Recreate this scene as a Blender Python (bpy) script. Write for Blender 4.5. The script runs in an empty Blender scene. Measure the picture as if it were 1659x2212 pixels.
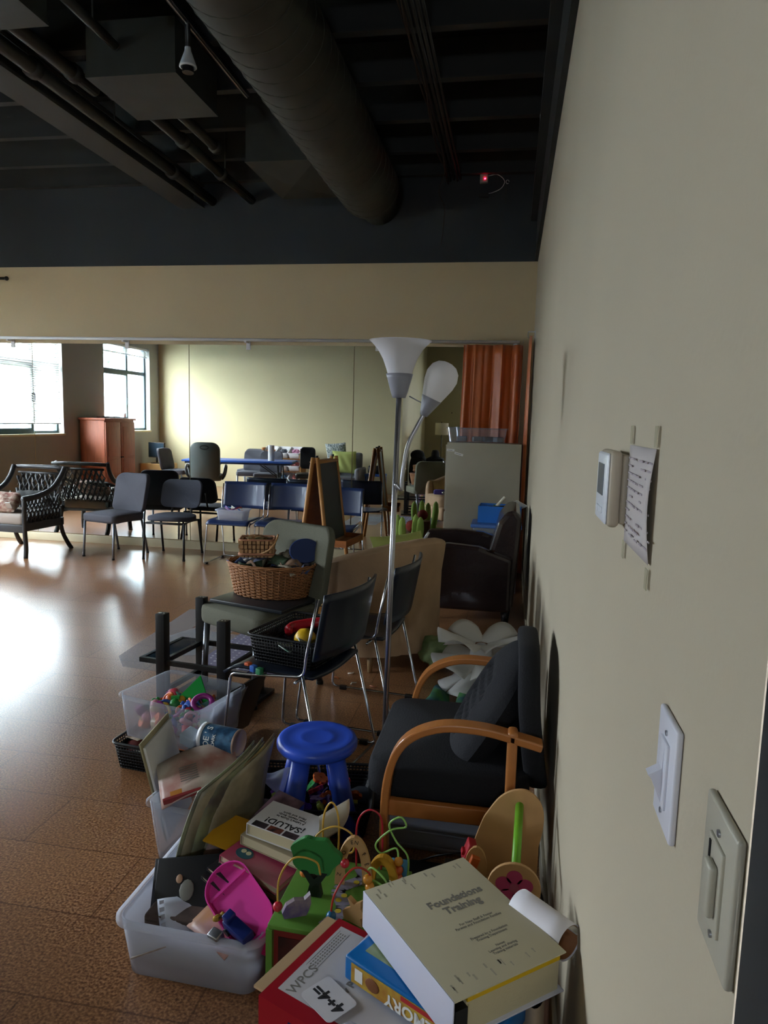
import bpy, bmesh, math, random
from mathutils import Vector, Matrix, Euler
random.seed(7)
scn = bpy.context.scene
COL = scn.collection
PI = math.pi
# ---------------- camera ----------------
cd = bpy.data.cameras.new('camera'); cam = bpy.data.objects.new('camera', cd); COL.objects.link(cam)
cd.sensor_fit = 'VERTICAL'; cd.sensor_height = 36.0; cd.sensor_width = 27.0; cd.lens = 1544.9/2212*36.0
cd.clip_start = 0.02; cd.clip_end = 100
def cam_axes(yaw, pitch, roll):
    f = Vector((-math.sin(yaw)*math.cos(pitch), math.cos(yaw)*math.cos(pitch), -math.sin(pitch)))
    r = Vector((math.cos(yaw), math.sin(yaw), 0)); u = r.cross(f)
    return (math.cos(roll)*r+math.sin(roll)*u, -math.sin(roll)*r+math.cos(roll)*u, f)
R3, U3, F3 = cam_axes(0.17255, 0.12652, 0.02702)
cam.matrix_world = Matrix(((R3.x, U3.x, -F3.x, -0.1756), (R3.y, U3.y, -F3.y, 0), (R3.z, U3.z, -F3.z, 1.5), (0, 0, 0, 1)))
scn.camera = cam
# ---------------- world, exposure ----------------
scn.view_settings.view_transform = 'Standard'; scn.view_settings.look = 'None'
scn.view_settings.gamma = 1.0; scn.view_settings.use_curve_mapping = False
scn.view_settings.exposure = 3.5
w = bpy.data.worlds.new('world'); scn.world = w; w.use_nodes = True
bg = w.node_tree.nodes['Background']
bg.inputs[0].default_value = (0.86, 0.90, 1.0, 1); bg.inputs[1].default_value = 6.0
cy = scn.cycles
cy.use_denoising = True; cy.max_bounces = 10; cy.diffuse_bounces = 6; cy.glossy_bounces = 5; cy.transmission_bounces = 8
cy.transparent_max_bounces = 12; cy.sample_clamp_indirect = 6.0; cy.caustics_reflective = False; cy.caustics_refractive = False
def portal(y0, y1, z0, z1, x=-7.86):
    l = bpy.data.lights.new('window_daylight', 'AREA'); l.shape = 'RECTANGLE'; l.size = z1-z0; l.size_y = y1-y0
    l.cycles.is_portal = True
    o = bpy.data.objects.new('window_daylight', l); COL.objects.link(o)
    o.location = (x, (y0+y1)/2, (z0+z1)/2); o.rotation_euler = (0, -PI/2, 0)
portal(3.9, 7.1, 1.15, 2.8); portal(0.92, 2.6, 1.18, 2.8)

facade_fill_sun = bpy.data.lights.new('facade_fill_sun', 'SUN'); facade_fill_sun.energy = .22; facade_fill_sun.angle = .05; facade_fill_sun.color = (.92, .97, 1)  # added lamp, only brightens the house front outside
so = bpy.data.objects.new('facade_fill_sun', facade_fill_sun); COL.objects.link(so); so.rotation_euler = (math.radians(-38), math.radians(40), 0); so.location = (8, 0, 12)
l3 = bpy.data.lights.new('window_daylight', 'AREA'); l3.shape = 'RECTANGLE'; l3.size = .5; l3.size_y = .6; l3.cycles.is_portal = True
o3 = bpy.data.objects.new('window_daylight', l3); COL.objects.link(o3); o3.location = (-.75, -3.62, 1.95); o3.rotation_euler = (PI/2, 0, 0)  # sky portal for the window added in the alcove wall
# ---------------- materials ----------------
def lin(h):
    h = h.lstrip('#'); v = [int(h[i:i+2], 16)/255 for i in (0, 2, 4)]
    return tuple((c/12.92 if c <= .04045 else ((c+.055)/1.055)**2.4) for c in v)
MATS = {}
def mat(name, c, rough=.6, metal=0., var=0., scale=8., bump=0., bscale=60., trans=0., alpha=1., spec=.5, sheen=0., stretch=None, c2=None, coat=0., weave=False, ior=1.45, emit=None):
    if name in MATS: return MATS[name]
    m = bpy.data.materials.new(name); MATS[name] = m; m.use_nodes = True
    nt = m.node_tree; N = nt.nodes; L = nt.links; b = N['Principled BSDF']
    c = lin(c) if isinstance(c, str) else c
    b.inputs['Base Color'].default_value = (*c, 1); b.inputs['Roughness'].default_value = rough
    b.inputs['Metallic'].default_value = metal; b.inputs['Specular IOR Level'].default_value = spec
    b.inputs['Transmission Weight'].default_value = trans; b.inputs['Alpha'].default_value = alpha; b.inputs['IOR'].default_value = ior
    b.inputs['Coat Weight'].default_value = coat
    if sheen: b.inputs['Sheen Weight'].default_value = sheen
    if emit: b.inputs['Emission Color'].default_value = (*lin(emit[0]), 1); b.inputs['Emission Strength'].default_value = emit[1]
    tc = N.new('ShaderNodeTexCoord'); mp = N.new('ShaderNodeMapping'); L.new(tc.outputs['Object'], mp.inputs[0])
    if stretch: mp.inputs['Scale'].default_value = stretch
    if var or c2:
        n = N.new('ShaderNodeTexNoise'); n.inputs['Scale'].default_value = scale; n.inputs['Detail'].default_value = 5
        L.new(mp.outputs[0], n.inputs[0]); r = N.new('ShaderNodeValToRGB'); L.new(n.outputs['Fac'], r.inputs[0])
        a = c; d = lin(c2) if c2 else tuple(x*(1-var) for x in c)
        r.color_ramp.elements[0].position = .38; r.color_ramp.elements[1].position = .64
        r.color_ramp.elements[0].color = (*d, 1); r.color_ramp.elements[1].color = (*(a if c2 else tuple(min(1, x*(1+var*.5)) for x in a)), 1)
        L.new(r.outputs[0], b.inputs['Base Color'])
    if bump:
        if weave:
            n2 = N.new('ShaderNodeTexChecker'); n2.inputs['Scale'].default_value = bscale; o = n2.outputs['Fac']
        else:
            n2 = N.new('ShaderNodeTexNoise'); n2.inputs['Scale'].default_value = bscale; n2.inputs['Detail'].default_value = 3; o = n2.outputs['Fac']
        L.new(mp.outputs[0], n2.inputs[0]); bp = N.new('ShaderNodeBump'); bp.inputs['Strength'].default_value = bump; bp.inputs['Distance'].default_value = .01
        L.new(o, bp.inputs['Height']); L.new(bp.outputs[0], b.inputs['Normal'])
    return m
def wall_mat(name, cream, black='#26292b', zcut=3.115):
    m = mat(name, cream, rough=.75, bump=.05, bscale=90)
    nt = m.node_tree; N = nt.nodes; L = nt.links; b = N['Principled BSDF']
    g = N.new('ShaderNodeNewGeometry'); s = N.new('ShaderNodeSeparateXYZ'); L.new(g.outputs['Position'], s.inputs[0])
    c = N.new('ShaderNodeMath'); c.operation = 'GREATER_THAN'; c.inputs[1].default_value = zcut; L.new(s.outputs['Z'], c.inputs[0])
    n = N.new('ShaderNodeTexNoise'); n.inputs['Scale'].default_value = 1.3; L.new(g.outputs['Position'], n.inputs[0])
    mx0 = N.new('ShaderNodeMix'); mx0.data_type = 'RGBA'; L.new(n.outputs['Fac'], mx0.inputs['Factor'])
    cc = lin(cream); mx0.inputs[6].default_value = (*[x*.93 for x in cc], 1); mx0.inputs[7].default_value = (*[min(1, x*1.05) for x in cc], 1)
    mx = N.new('ShaderNodeMix'); mx.data_type = 'RGBA'; L.new(c.outputs[0], mx.inputs['Factor']); L.new(mx0.outputs[2], mx.inputs[6]); mx.inputs[7].default_value = (*lin(black), 1)
    L.new(mx.outputs[2], b.inputs['Base Color'])
    return m
def facing(N, L, p=4., k=.7):
    lw = N.new('ShaderNodeLayerWeight'); lw.inputs[0].default_value = .5
    a = N.new('ShaderNodeMath'); a.operation = 'POWER'; a.inputs[1].default_value = p; L.new(lw.outputs['Facing'], a.inputs[0])
    b = N.new('ShaderNodeMath'); b.operation = 'MULTIPLY_ADD'; b.inputs[1].default_value = k; b.inputs[2].default_value = .04; L.new(a.outputs[0], b.inputs[0]); return b
def clear_mat(name, c, alpha=.35, rough=.25):
    "thin milky plastic: part transparent, part diffuse/glossy"
    if name in MATS: return MATS[name]
    m = mat(name, c, rough=rough)
    nt = m.node_tree; N = nt.nodes; L = nt.links; b = N['Principled BSDF']; out = N['Material Output']
    t = N.new('ShaderNodeBsdfTransparent'); t.inputs[0].default_value = (.97, .98, 1, 1)
    tl = N.new('ShaderNodeBsdfTranslucent'); tl.inputs[0].default_value = (*lin(c), 1)
    m0 = N.new('ShaderNodeMixShader'); m0.inputs[0].default_value = .35; L.new(b.outputs[0], m0.inputs[1]); L.new(tl.outputs[0], m0.inputs[2])
    fr = facing(N, L, 4., .45)
    ad = N.new('ShaderNodeMath'); ad.operation = 'ADD'; ad.use_clamp = True; ad.inputs[1].default_value = alpha; L.new(fr.outputs[0], ad.inputs[0])
    mx = N.new('ShaderNodeMixShader'); L.new(ad.outputs[0], mx.inputs[0]); L.new(t.outputs[0], mx.inputs[1]); L.new(m0.outputs[0], mx.inputs[2]); L.new(mx.outputs[0], out.inputs[0])
    return m
def trans_mat(name, c, fac=.5, rough=.6):
    if name in MATS: return MATS[name]
    m = mat(name, c, rough=rough)
    nt = m.node_tree; N = nt.nodes; L = nt.links; b = N['Principled BSDF']; out = N['Material Output']
    tl = N.new('ShaderNodeBsdfTranslucent'); tl.inputs[0].default_value = (*lin(c), 1)
    m0 = N.new('ShaderNodeMixShader'); m0.inputs[0].default_value = fac; L.new(b.outputs[0], m0.inputs[1]); L.new(tl.outputs[0], m0.inputs[2]); L.new(m0.outputs[0], out.inputs[0])
    return m
def glass_mat(name):
    if name in MATS: return MATS[name]
    m = mat(name, '#ffffff', rough=.05)
    nt = m.node_tree; N = nt.nodes; L = nt.links; out = N['Material Output']
    t = N.new('ShaderNodeBsdfTransparent'); t.inputs[0].default_value = (.93, .96, .96, 1); g = N.new('ShaderNodeBsdfGlossy'); g.inputs['Roughness'].default_value = .02
    fr = facing(N, L, 5., .6); mx = N.new('ShaderNodeMixShader'); L.new(fr.outputs[0], mx.inputs[0]); L.new(t.outputs[0], mx.inputs[1]); L.new(g.outputs[0], mx.inputs[2]); L.new(mx.outputs[0], out.inputs[0])
    return m

# ---------------- mesh builder ----------------
class MB:
    def __init__(s): s.v = []; s.f = []; s.mi = []; s.sm = []
    def add(s, vs, fs, mi=0, M=None, smooth=False):
        o = len(s.v)
        for p in vs:
            p = Vector(p); s.v.append(tuple(M @ p) if M is not None else tuple(p))
        for f in fs: s.f.append([i+o for i in f]); s.mi.append(mi); s.sm.append(smooth)
        return s
    def box(s, x0, x1, y0, y1, z0, z1, mi=0, M=None, bev=0.):
        if bev <= 0:
            v = [(x, y, z) for z in (z0, z1) for y in (y0, y1) for x in (x0, x1)]
            return s.add(v, [(0, 2, 3, 1), (4, 5, 7, 6), (0, 1, 5, 4), (2, 6, 7, 3), (0, 4, 6, 2), (1, 3, 7, 5)], mi, M)
        bm = bmesh.new(); bmesh.ops.create_cube(bm, size=1)
        for q in bm.verts: q.co = Vector(((x0+x1)/2+q.co.x*(x1-x0), (y0+y1)/2+q.co.y*(y1-y0), (z0+z1)/2+q.co.z*(z1-z0)))
        bmesh.ops.bevel(bm, geom=bm.edges[:], offset=bev, segments=3, affect='EDGES', profile=.5)
        return s.bm(bm, mi, M, True)
    def bm(s, bm, mi=0, M=None, smooth=False):
        bm.verts.index_update(); s.add([q.co for q in bm.verts], [[q.index for q in f.verts] for f in bm.faces], mi, M, smooth); bm.free(); return s
    def tube(s, pts, r, seg=8, mi=0, M=None, closed=False, rad=None, flat=1.):
        pts = [Vector(p) for p in pts]; n = len(pts); vs = []; fs = []
        up = Vector((0, 0, 1)); prev = None
        for i, p in enumerate(pts):
            if closed: t = (pts[(i+1) % n]-pts[i-1])
            else: t = (pts[min(i+1, n-1)]-pts[max(i-1, 0)])
            t = t.normalized() if t.length > 1e-9 else Vector((0, 0, 1))
            if prev is None:
                a = up if abs(t.dot(up)) < .95 else Vector((0, 1, 0)); u = t.cross(a).normalized()
            else:
                u = (prev - t*prev.dot(t)); u = u.normalized() if u.length > 1e-6 else t.orthogonal().normalized()
            prev = u; v = t.cross(u); rr = (rad[i] if rad else r)
            for k in range(seg):
                a = 2*PI*k/seg; vs.append(p+u*math.cos(a)*rr+v*math.sin(a)*rr*flat)
        m = n if closed else n-1
        for i in range(m):
            for k in range(seg):
                a = i*seg+k; b = i*seg+(k+1) % seg; c = ((i+1) % n)*seg+(k+1) % seg; d = ((i+1) % n)*seg+k
                fs.append((a, b, c, d))
        if not closed: fs.append(tuple(range(seg))[::-1]); fs.append(tuple((n-1)*seg+k for k in range(seg)))
        return s.add(vs, fs, mi, M, True)
    def lathe(s, prof, seg=24, mi=0, M=None, sx=1., sy=1., smooth=True, a0=0., a1=2*PI):
        full = abs(a1-a0-2*PI) < 1e-6; cols = seg if full else seg+1; vs = []; fs = []
        for (r, z) in prof:
            for k in range(cols):
                a = a0+(a1-a0)*k/seg; vs.append((r*math.cos(a)*sx, r*math.sin(a)*sy, z))
        for i in range(len(prof)-1):
            for k in range(seg):
                a = i*cols+k; b = i*cols+(k+1) % cols; fs.append((a, b, b+cols, a+cols))
        return s.add(vs, fs, mi, M, smooth)
    def cyl(s, c, r, h, seg=16, mi=0, M=None, r2=None):
        r2 = r if r2 is None else r2; T = Matrix.Translation(c); T = (M @ T) if M is not None else T
        s.lathe([(1e-5, 0), (r, 0)], seg, mi, T, smooth=False); s.lathe([(r, 0), (r2, h)], seg, mi, T); s.lathe([(r2, h), (1e-5, h)], seg, mi, T, smooth=False); return s
    def sph(s, c, r, seg=14, mi=0, M=None, ex=1.):
        r = (r, r, r) if isinstance(r, (int, float)) else r; n = max(6, seg//2); pr = []
        vs = []; fs = []
        def se(x): return math.copysign(abs(x)**ex, x)
        for i in range(n+1):
            t = -PI/2+PI*i/n
            for k in range(seg):
                a = 2*PI*k/seg; vs.append((c[0]+r[0]*se(math.cos(t))*se(math.cos(a)), c[1]+r[1]*se(math.cos(t))*se(math.sin(a)), c[2]+r[2]*se(math.sin(t))))
        for i in range(n):
            for k in range(seg):
                a = i*seg+k; b = i*seg+(k+1) % seg; fs.append((a, b, b+seg, a+seg))
        return s.add(vs, fs, mi, M, True)
    def prism(s, poly, h, mi=0, M=None, smooth=False):
        "2-D polygon in xy extruded from z=0 to h"
        n = len(poly); vs = [(x, y, 0) for x, y in poly]+[(x, y, h) for x, y in poly]
        fs = [tuple(range(n))[::-1], tuple(range(n, 2*n))]+[(i, (i+1) % n, n+(i+1) % n, n+i) for i in range(n)]
        return s.add(vs, fs, mi, M, smooth)
    def grid(s, fn, nu, nv, thick=0., mi=0, M=None, smooth=True):
        vs = [Vector(fn(i/nu, j/nv)) for j in range(nv+1) for i in range(nu+1)]
        fs = [(j*(nu+1)+i, j*(nu+1)+i+1, (j+1)*(nu+1)+i+1, (j+1)*(nu+1)+i) for j in range(nv) for i in range(nu)]
        if thick:
            bm = bmesh.new(); bv = [bm.verts.new(v) for v in vs]
            for f in fs: bm.faces.new([bv[i] for i in f])
            bm.normal_update(); n = len(vs); off = [v.normal.copy() for v in bv]; bm.free()
            v2 = [vs[i]-off[i]*thick for i in range(n)]
            bd = [i for i in range(nu+1)]+[j*(nu+1)+nu for j in range(1, nv+1)]+[nv*(nu+1)+i for i in range(nu-1, -1, -1)]+[j*(nu+1) for j in range(nv-1, 0, -1)]
            allv = vs+v2; af = list(fs)+[tuple(i+n for i in f)[::-1] for f in fs]
            for q in range(len(bd)): a, b = bd[q], bd[(q+1) % len(bd)]; af.append((b, a, a+n, b+n))
            return s.add(allv, af, mi, M, smooth)
        return s.add(vs, fs, mi, M, smooth)
    def build(s, name, mats, parent=None, loc=None, rotz=0, rot=None, subsurf=0, bevel=0):
        me = bpy.data.meshes.new(name); me.from_pydata(s.v, [], s.f); me.validate()
        for m in (mats if isinstance(mats, (list, tuple)) else [mats]): me.materials.append(m)
        if len(me.polygons) == len(s.mi):
            me.polygons.foreach_set('material_index', s.mi); me.polygons.foreach_set('use_smooth', s.sm)
        me.update()
        o = bpy.data.objects.new(name, me); COL.objects.link(o)
        if parent is not None: o.parent = parent
        if loc: o.location = loc
        if rot: o.rotation_euler = rot
        elif rotz: o.rotation_euler = (0, 0, rotz)
        if bevel: md = o.modifiers.new('bevel', 'BEVEL'); md.width = bevel; md.segments = 2; md.limit_method = 'ANGLE'
        if subsurf: md = o.modifiers.new('sub', 'SUBSURF'); md.levels = subsurf; md.render_levels = subsurf
        return o
def tag(o, label, cat, group=None):
    o['label'] = label; o['category'] = cat
    if group: o['group'] = group
    return o
SEEN = set()
def where(p, c, zm, r=.03):
    dx, dy = p[0]-c[0], p[1]-c[1]
    a = 'far' if dy > r else ('near' if dy < -r else ''); b = 'right' if dx > r else ('left' if dx < -r else '')
    return ', ' + (' '.join(q for q in (a, b) if q) or 'middle') + (', upper' if p[2] > zm else ', lower')
def struct(o): o['kind'] = 'structure'; return o
def thing(name, label, cat, loc=(0, 0, 0), rotz=0, group=None, rot=None):
    o = bpy.data.objects.new(name, None); COL.objects.link(o); o.empty_display_size = .05
    o.location = loc; o.rotation_euler = rot if rot else (0, 0, rotz)
    return tag(o, label, cat, group)
def dup(root, loc, rotz=0, label=None, group=None, rot=None):
    r = root.copy(); COL.objects.link(r); r.location = loc; r.rotation_euler = rot if rot else (0, 0, rotz)
    if label: r['label'] = label
    if group: r['group'] = group
    for ch in list(root.children):
        c = ch.copy(); COL.objects.link(c); c.parent = r
        for g in list(ch.children):
            d = g.copy(); COL.objects.link(d); d.parent = c
    return r
def frame(o, ax, ay):
    ax = Vector(ax).normalized(); ay = Vector(ay); az = ax.cross(ay).normalized(); ay = az.cross(ax)
    return Matrix(((ax.x, ay.x, az.x, o[0]), (ax.y, ay.y, az.y, o[1]), (ax.z, ay.z, az.z, o[2]), (0, 0, 0, 1)))
def T(x, y, z): return Matrix.Translation((x, y, z))
def RX(a): return Matrix.Rotation(a, 4, 'X')
def RY(a): return Matrix.Rotation(a, 4, 'Y')
def RZ(a): return Matrix.Rotation(a, 4, 'Z')
def arc(cx, cy, r, a0, a1, n): return [(cx+r*math.cos(a0+(a1-a0)*i/n), cy+r*math.sin(a0+(a1-a0)*i/n)) for i in range(n+1)]
def rrect(w, h, r, n=5):
    p = []
    for (cx, cy, a) in ((w/2-r, h/2-r, 0), (-w/2+r, h/2-r, PI/2), (-w/2+r, -h/2+r, PI), (w/2-r, -h/2+r, 1.5*PI)): p += arc(cx, cy, r, a, a+PI/2, n)
    return p
def smooth_path(pts, n=6):
    "Catmull-Rom through points"
    P = [Vector(p) for p in pts]; P = [2*P[0]-P[1]]+P+[2*P[-1]-P[-2]]; out = []
    for i in range(1, len(P)-2):
        for k in range(n):
            t = k/n; a, b, c, d = P[i-1], P[i], P[i+1], P[i+2]
            out.append(.5*((2*b)+(c-a)*t+(2*a-5*b+4*c-d)*t*t+(3*b-a-3*c+d)*t**3))
    out.append(P[-2]); return out
def bend(pts, r=.03, n=4):
    "polyline with rounded corners"
    P = [Vector(p) for p in pts]; out = [P[0]]
    for i in range(1, len(P)-1):
        a = (P[i-1]-P[i]); b = (P[i+1]-P[i]); d = min(r, a.length*.45, b.length*.45); a = P[i]+a.normalized()*d; b = P[i]+b.normalized()*d
        for k in range(n+1): t = k/n; out.append((1-t)**2*a+2*t*(1-t)*P[i]+t*t*b)
    out.append(P[-1]); return out
def text(name, s, size, m, parent, M, depth=.0006, align='CENTER', bold=0.):
    cu = bpy.data.curves.new(name, 'FONT'); cu.body = s; cu.size = size; cu.extrude = depth; cu.align_x = align; cu.align_y = 'CENTER'; cu.offset = bold
    cu.resolution_u = 3
    tmp = bpy.data.objects.new('tmp', cu); COL.objects.link(tmp); bpy.context.view_layer.update()
    me = bpy.data.meshes.new_from_object(tmp.evaluated_get(bpy.context.evaluated_depsgraph_get())); bpy.data.objects.remove(tmp)
    me.transform(M); me.materials.clear(); me.materials.append(m); me.name = name
    o = bpy.data.objects.new(name, me); COL.objects.link(o); o.parent = parent; return o

chrome = mat('chrome', '#b9bcc2', rough=.22, metal=1.)
steel = mat('brushed_steel', '#a9abb0', rough=.35, metal=1.)
black_metal = mat('black_metal', '#1c2024', rough=.4)
black_plastic = mat('black_plastic', '#141518', rough=.4)
paper = mat('paper', '#e2e1dd', rough=.8, var=.05)
ink = mat('ink', '#1d1c1f', rough=.7)
grey_ink = mat('grey_ink', '#77736c', rough=.8)
white_plastic = mat('white_plastic', '#dfe0e4', rough=.35)
frost = clear_mat('frosted_plastic', '#e4e9f5', alpha=.5)
clearp = clear_mat('clear_plastic', '#e6edf8', alpha=.07, rough=.12)
# ================= THE ROOM =================
WL, YB, YF, H = -7.7, 0.5, 7.52, 4.22
wall_tan = wall_mat('wall_paint_tan', '#c8b694', black='#2f3336')
wall_cream = wall_mat('wall_paint_cream', '#cbc09a', zcut=9)
wall_beige = wall_mat('wall_paint_beige', '#b2a892')
wall_pier = wall_mat('wall_paint_window_side', '#a9aaa8', zcut=9)
def floor_mat():
    m = mat('cork_floor', '#a0683f', rough=.3, spec=.5, coat=.6)
    m.node_tree.nodes['Principled BSDF'].inputs['Coat Roughness'].default_value = .2; m.node_tree.nodes['Principled BSDF'].inputs['Coat IOR'].default_value = 1.5
    nt = m.node_tree; N = nt.nodes; L = nt.links; b = N['Principled BSDF']
    g = N.new('ShaderNodeNewGeometry')
    n = N.new('ShaderNodeTexNoise'); n.inputs['Scale'].default_value = 130; n.inputs['Detail'].default_value = 4; L.new(g.outputs['Position'], n.inputs[0])
    r = N.new('ShaderNodeValToRGB'); L.new(n.outputs['Fac'], r.inputs[0])
    e = r.color_ramp.elements; e[0].position = .33; e[0].color = (*lin('#6b4630'), 1); e[1].position = .66; e[1].color = (*lin('#c08f66'), 1)
    k = e.new(.5); k.color = (*lin('#986a46'), 1)
    br = N.new('ShaderNodeTexBrick'); br.offset = .5; br.inputs['Scale'].default_value = 1; br.inputs['Brick Width'].default_value = .9; br.inputs['Row Height'].default_value = .3
    br.inputs['Mortar Size'].default_value = .003; br.inputs['Color1'].default_value = (1, 1, 1, 1); br.inputs['Color2'].default_value = (.84, .82, .80, 1); br.inputs['Mortar'].default_value = (.5, .46, .44, 1)
    L.new(g.outputs['Position'], br.inputs[0])
    mx = N.new('ShaderNodeMix'); mx.data_type = 'RGBA'; mx.blend_type = 'MULTIPLY'; mx.inputs[0].default_value = 1; L.new(r.outputs[0], mx.inputs[6]); L.new(br.outputs['Color'], mx.inputs[7])
    L.new(mx.outputs[2], b.inputs['Base Color'])
    n2 = N.new('ShaderNodeTexNoise'); n2.inputs['Scale'].default_value = 7; L.new(g.outputs['Position'], n2.inputs[0])
    mr = N.new('ShaderNodeMapRange'); mr.inputs[3].default_value = .3; mr.inputs[4].default_value = .31; L.new(n2.outputs['Fac'], mr.inputs[0]); L.new(mr.outputs[0], b.inputs['Roughness'])
    bp = N.new('ShaderNodeBump'); bp.inputs['Strength'].default_value = .02; bp.inputs['Distance'].default_value = .002
    n3 = N.new('ShaderNodeTexNoise'); n3.inputs['Scale'].default_value = 40; L.new(g.outputs['Position'], n3.inputs[0]); L.new(n3.outputs['Fac'], bp.inputs['Height']); L.new(bp.outputs[0], b.inputs['Normal'])
    return m
struct(MB().box(-7.9, .15, -3.6, 7.7, -.1, 0).build('floor', floor_mat()))
black_deck = mat('black_deck', '#060608', rough=.8)
black_paint = mat('black_paint', '#2a2b29', rough=.7, var=.15, scale=3)
m = MB().box(-7.9, .15, -3.6, 7.7, H, H+.1)
for i in range(0, 90):  # corrugated deck ribs across the room
    pass
struct(m.build('ceiling', black_deck))
struct(MB().box(-7.9, .15, YF, 7.7, 0, H).build('wall_far', wall_tan))
struct(MB().box(0, .15, YB, YF, 0, H).build('wall_right', wall_beige))
struct(MB().box(0, .15, -3.4, -.45, 0, H).box(0, .15, -.45, YB, 2.1, H).build('wall_right_alcove', wall_beige))
struct(MB().box(WL-.2, -2.38, YB-.12, YB, 0, H).box(-2.5, -2.38, -3.4, YB-.12, 0, H).build('wall_back', wall_cream))
struct(MB().box(-2.5, -1.05, -3.55, -3.4, 0, H).box(-.45, .15, -3.55, -3.4, 0, H).box(-1.05, -.45, -3.55, -3.4, 0, 1.68).box(-1.05, -.45, -3.55, -3.4, 2.22, H).build('wall_alcove', mat('alcove_paint', '#b3ad8e', rough=.8)))
# window wall with two openings
W1, W2 = (3.88, 7.1, 1.14, 2.85), (0.9, 2.62, 1.17, 2.85)
m = MB(); x0, x1 = WL-.22, WL
m.box(x0, x1, W1[1], 7.7, 0, H); m.box(x0, x1, W2[1], W1[0], 0, H); m.box(x0, x1, YB-.12, W2[0], 0, H)
for Wn in (W1, W2): m.box(x0, x1, Wn[0], Wn[1], 0, Wn[2]); m.box(x0, x1, Wn[0], Wn[1], Wn[3], H)
struct(m.build('wall_left', wall_pier))
struct(MB().box(-7.6, -.3, YF-.016, YF, 0, .09, bev=.004).build('baseboard_far', mat('baseboard_cream', '#cfc6a6', rough=.5)))
struct(MB().box(-.012, 0, .62, YF-.02, 0, .09, bev=.003).build('baseboard_right', mat('baseboard_beige', '#bdb6a2', rough=.5)))
dm = mat('door_dark', '#15191d', rough=.5)
d = struct(MB().box(-.004, .05, -.4, .45, 0, 2.06).build('door_1', dm))
struct(MB().box(-.003, .04, .40, .489, 0, 2.1, bev=.001).box(-.003, .04, -.45, .489, 2.06, 2.14, bev=.001).build('trim_1', dm))
# scuffs and peeling strips low on the right wall
scuff = mat('scuff_brown', '#8d8270', rough=.8, var=.4, scale=20); scuff2 = mat('scuff_light', '#d8d3c4', rough=.8)
m = MB()
for (y, z0, z1, w_) in ((3.3, .05, .5, .035),):
    m.grid(lambda u, v, y=y, z0=z0, z1=z1, w_=w_: (-.003-.002*math.sin(PI*u), y+(u-.5)*w_*(1-.5*v)+.01*math.sin(7*v+y), z0+(z1-z0)*v), 3, 6)
tag(m.build('wall_scuff', scuff), 'brown vertical scuff mark low on the beige right wall behind the wooden-armed armchair', 'scuff mark')
# windows
wf = mat('window_frame', '#2f4a55', rough=.4); gl = glass_mat('window_glass')
def window(n, y0, y1, z0, z1, mull, trans, sashes):
    f = MB(); t = .05; xa, xb = WL-.16, WL-.10
    f.box(xa, xb, y0, y1, z0, z0+t); f.box(xa, xb, y0, y1, z1-t, z1); f.box(xa, xb, y0, y0+t, z0+t, z1-t); f.box(xa, xb, y1-t, y1, z0+t, z1-t)
    for q in mull: f.box(xa+.004, xb-.004, q-.035, q+.035, z0+t, z1-t)
    f.box(xa+.006, xb-.006, y0+t, y1-t, trans-.035, trans+.035)
    fr = struct(f.build('window_%d' % n, wf))
    g = MB().box(WL-.134, WL-.13, y0+t, y1-t, z0+t, z1-t).build('pane', gl, fr)
    for (a, b, c, e) in sashes:
        s = MB(); s.box(xb-.002, xb+.03, a, b, c, c+.045); s.box(xb-.002, xb+.03, a, b, e-.045, e); s.box(xb-.002, xb+.03, a, a+.045, c+.045, e-.045); s.box(xb-.002, xb+.03, b-.045, b, c+.045, e-.045)
        s.build('sash', wf, fr)
        h = MB(); h.box(xb+.03, xb+.05, a+.008, a+.03, (c+e)/2-.08, (c+e)/2+.08); h.tube(bend([(xb+.05, a+.02, (c+e)/2-.06), (xb+.09, a+.02, (c+e)/2-.06), (xb+.09, a+.02, (c+e)/2+.06), (xb+.05, a+.02, (c+e)/2+.06)], .015), .007, 6)
        h.build('handle', black_metal, fr)
    return fr
window(1, *W1, (4.55, 5.6, 6.5), 2.3, [(4.58, 5.57, 1.19, 2.27)])
window(2, *W2, (1.62,), 2.33, [(1.66, 2.56, 1.22, 2.3)])
w3 = struct(MB().box(-1.05, -.45, -3.5, -3.45, 1.68, 1.74).box(-1.05, -.45, -3.5, -3.45, 2.16, 2.22).box(-1.05, -1.01, -3.5, -3.45, 1.74, 2.16).box(-.49, -.45, -3.5, -3.45, 1.74, 2.16).build('window_3', wf)); MB().box(-1.01, -.49, -3.477, -3.473, 1.74, 2.16).build('pane', gl, w3)  # unseen window added behind the camera as fill light
sill = mat('sill_cream', '#d6cca6', rough=.5)
for n, Wn in ((1, W1), (2, W2)):
    struct(MB().box(WL-.1, WL+.02, Wn[0]-.02, Wn[1]+.02, Wn[2]-.03, Wn[2]+.004, bev=.004).build('trim_%d' % (n+1), sill))
slat = trans_mat('blind_slat', '#e6e6e0', .28)
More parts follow.
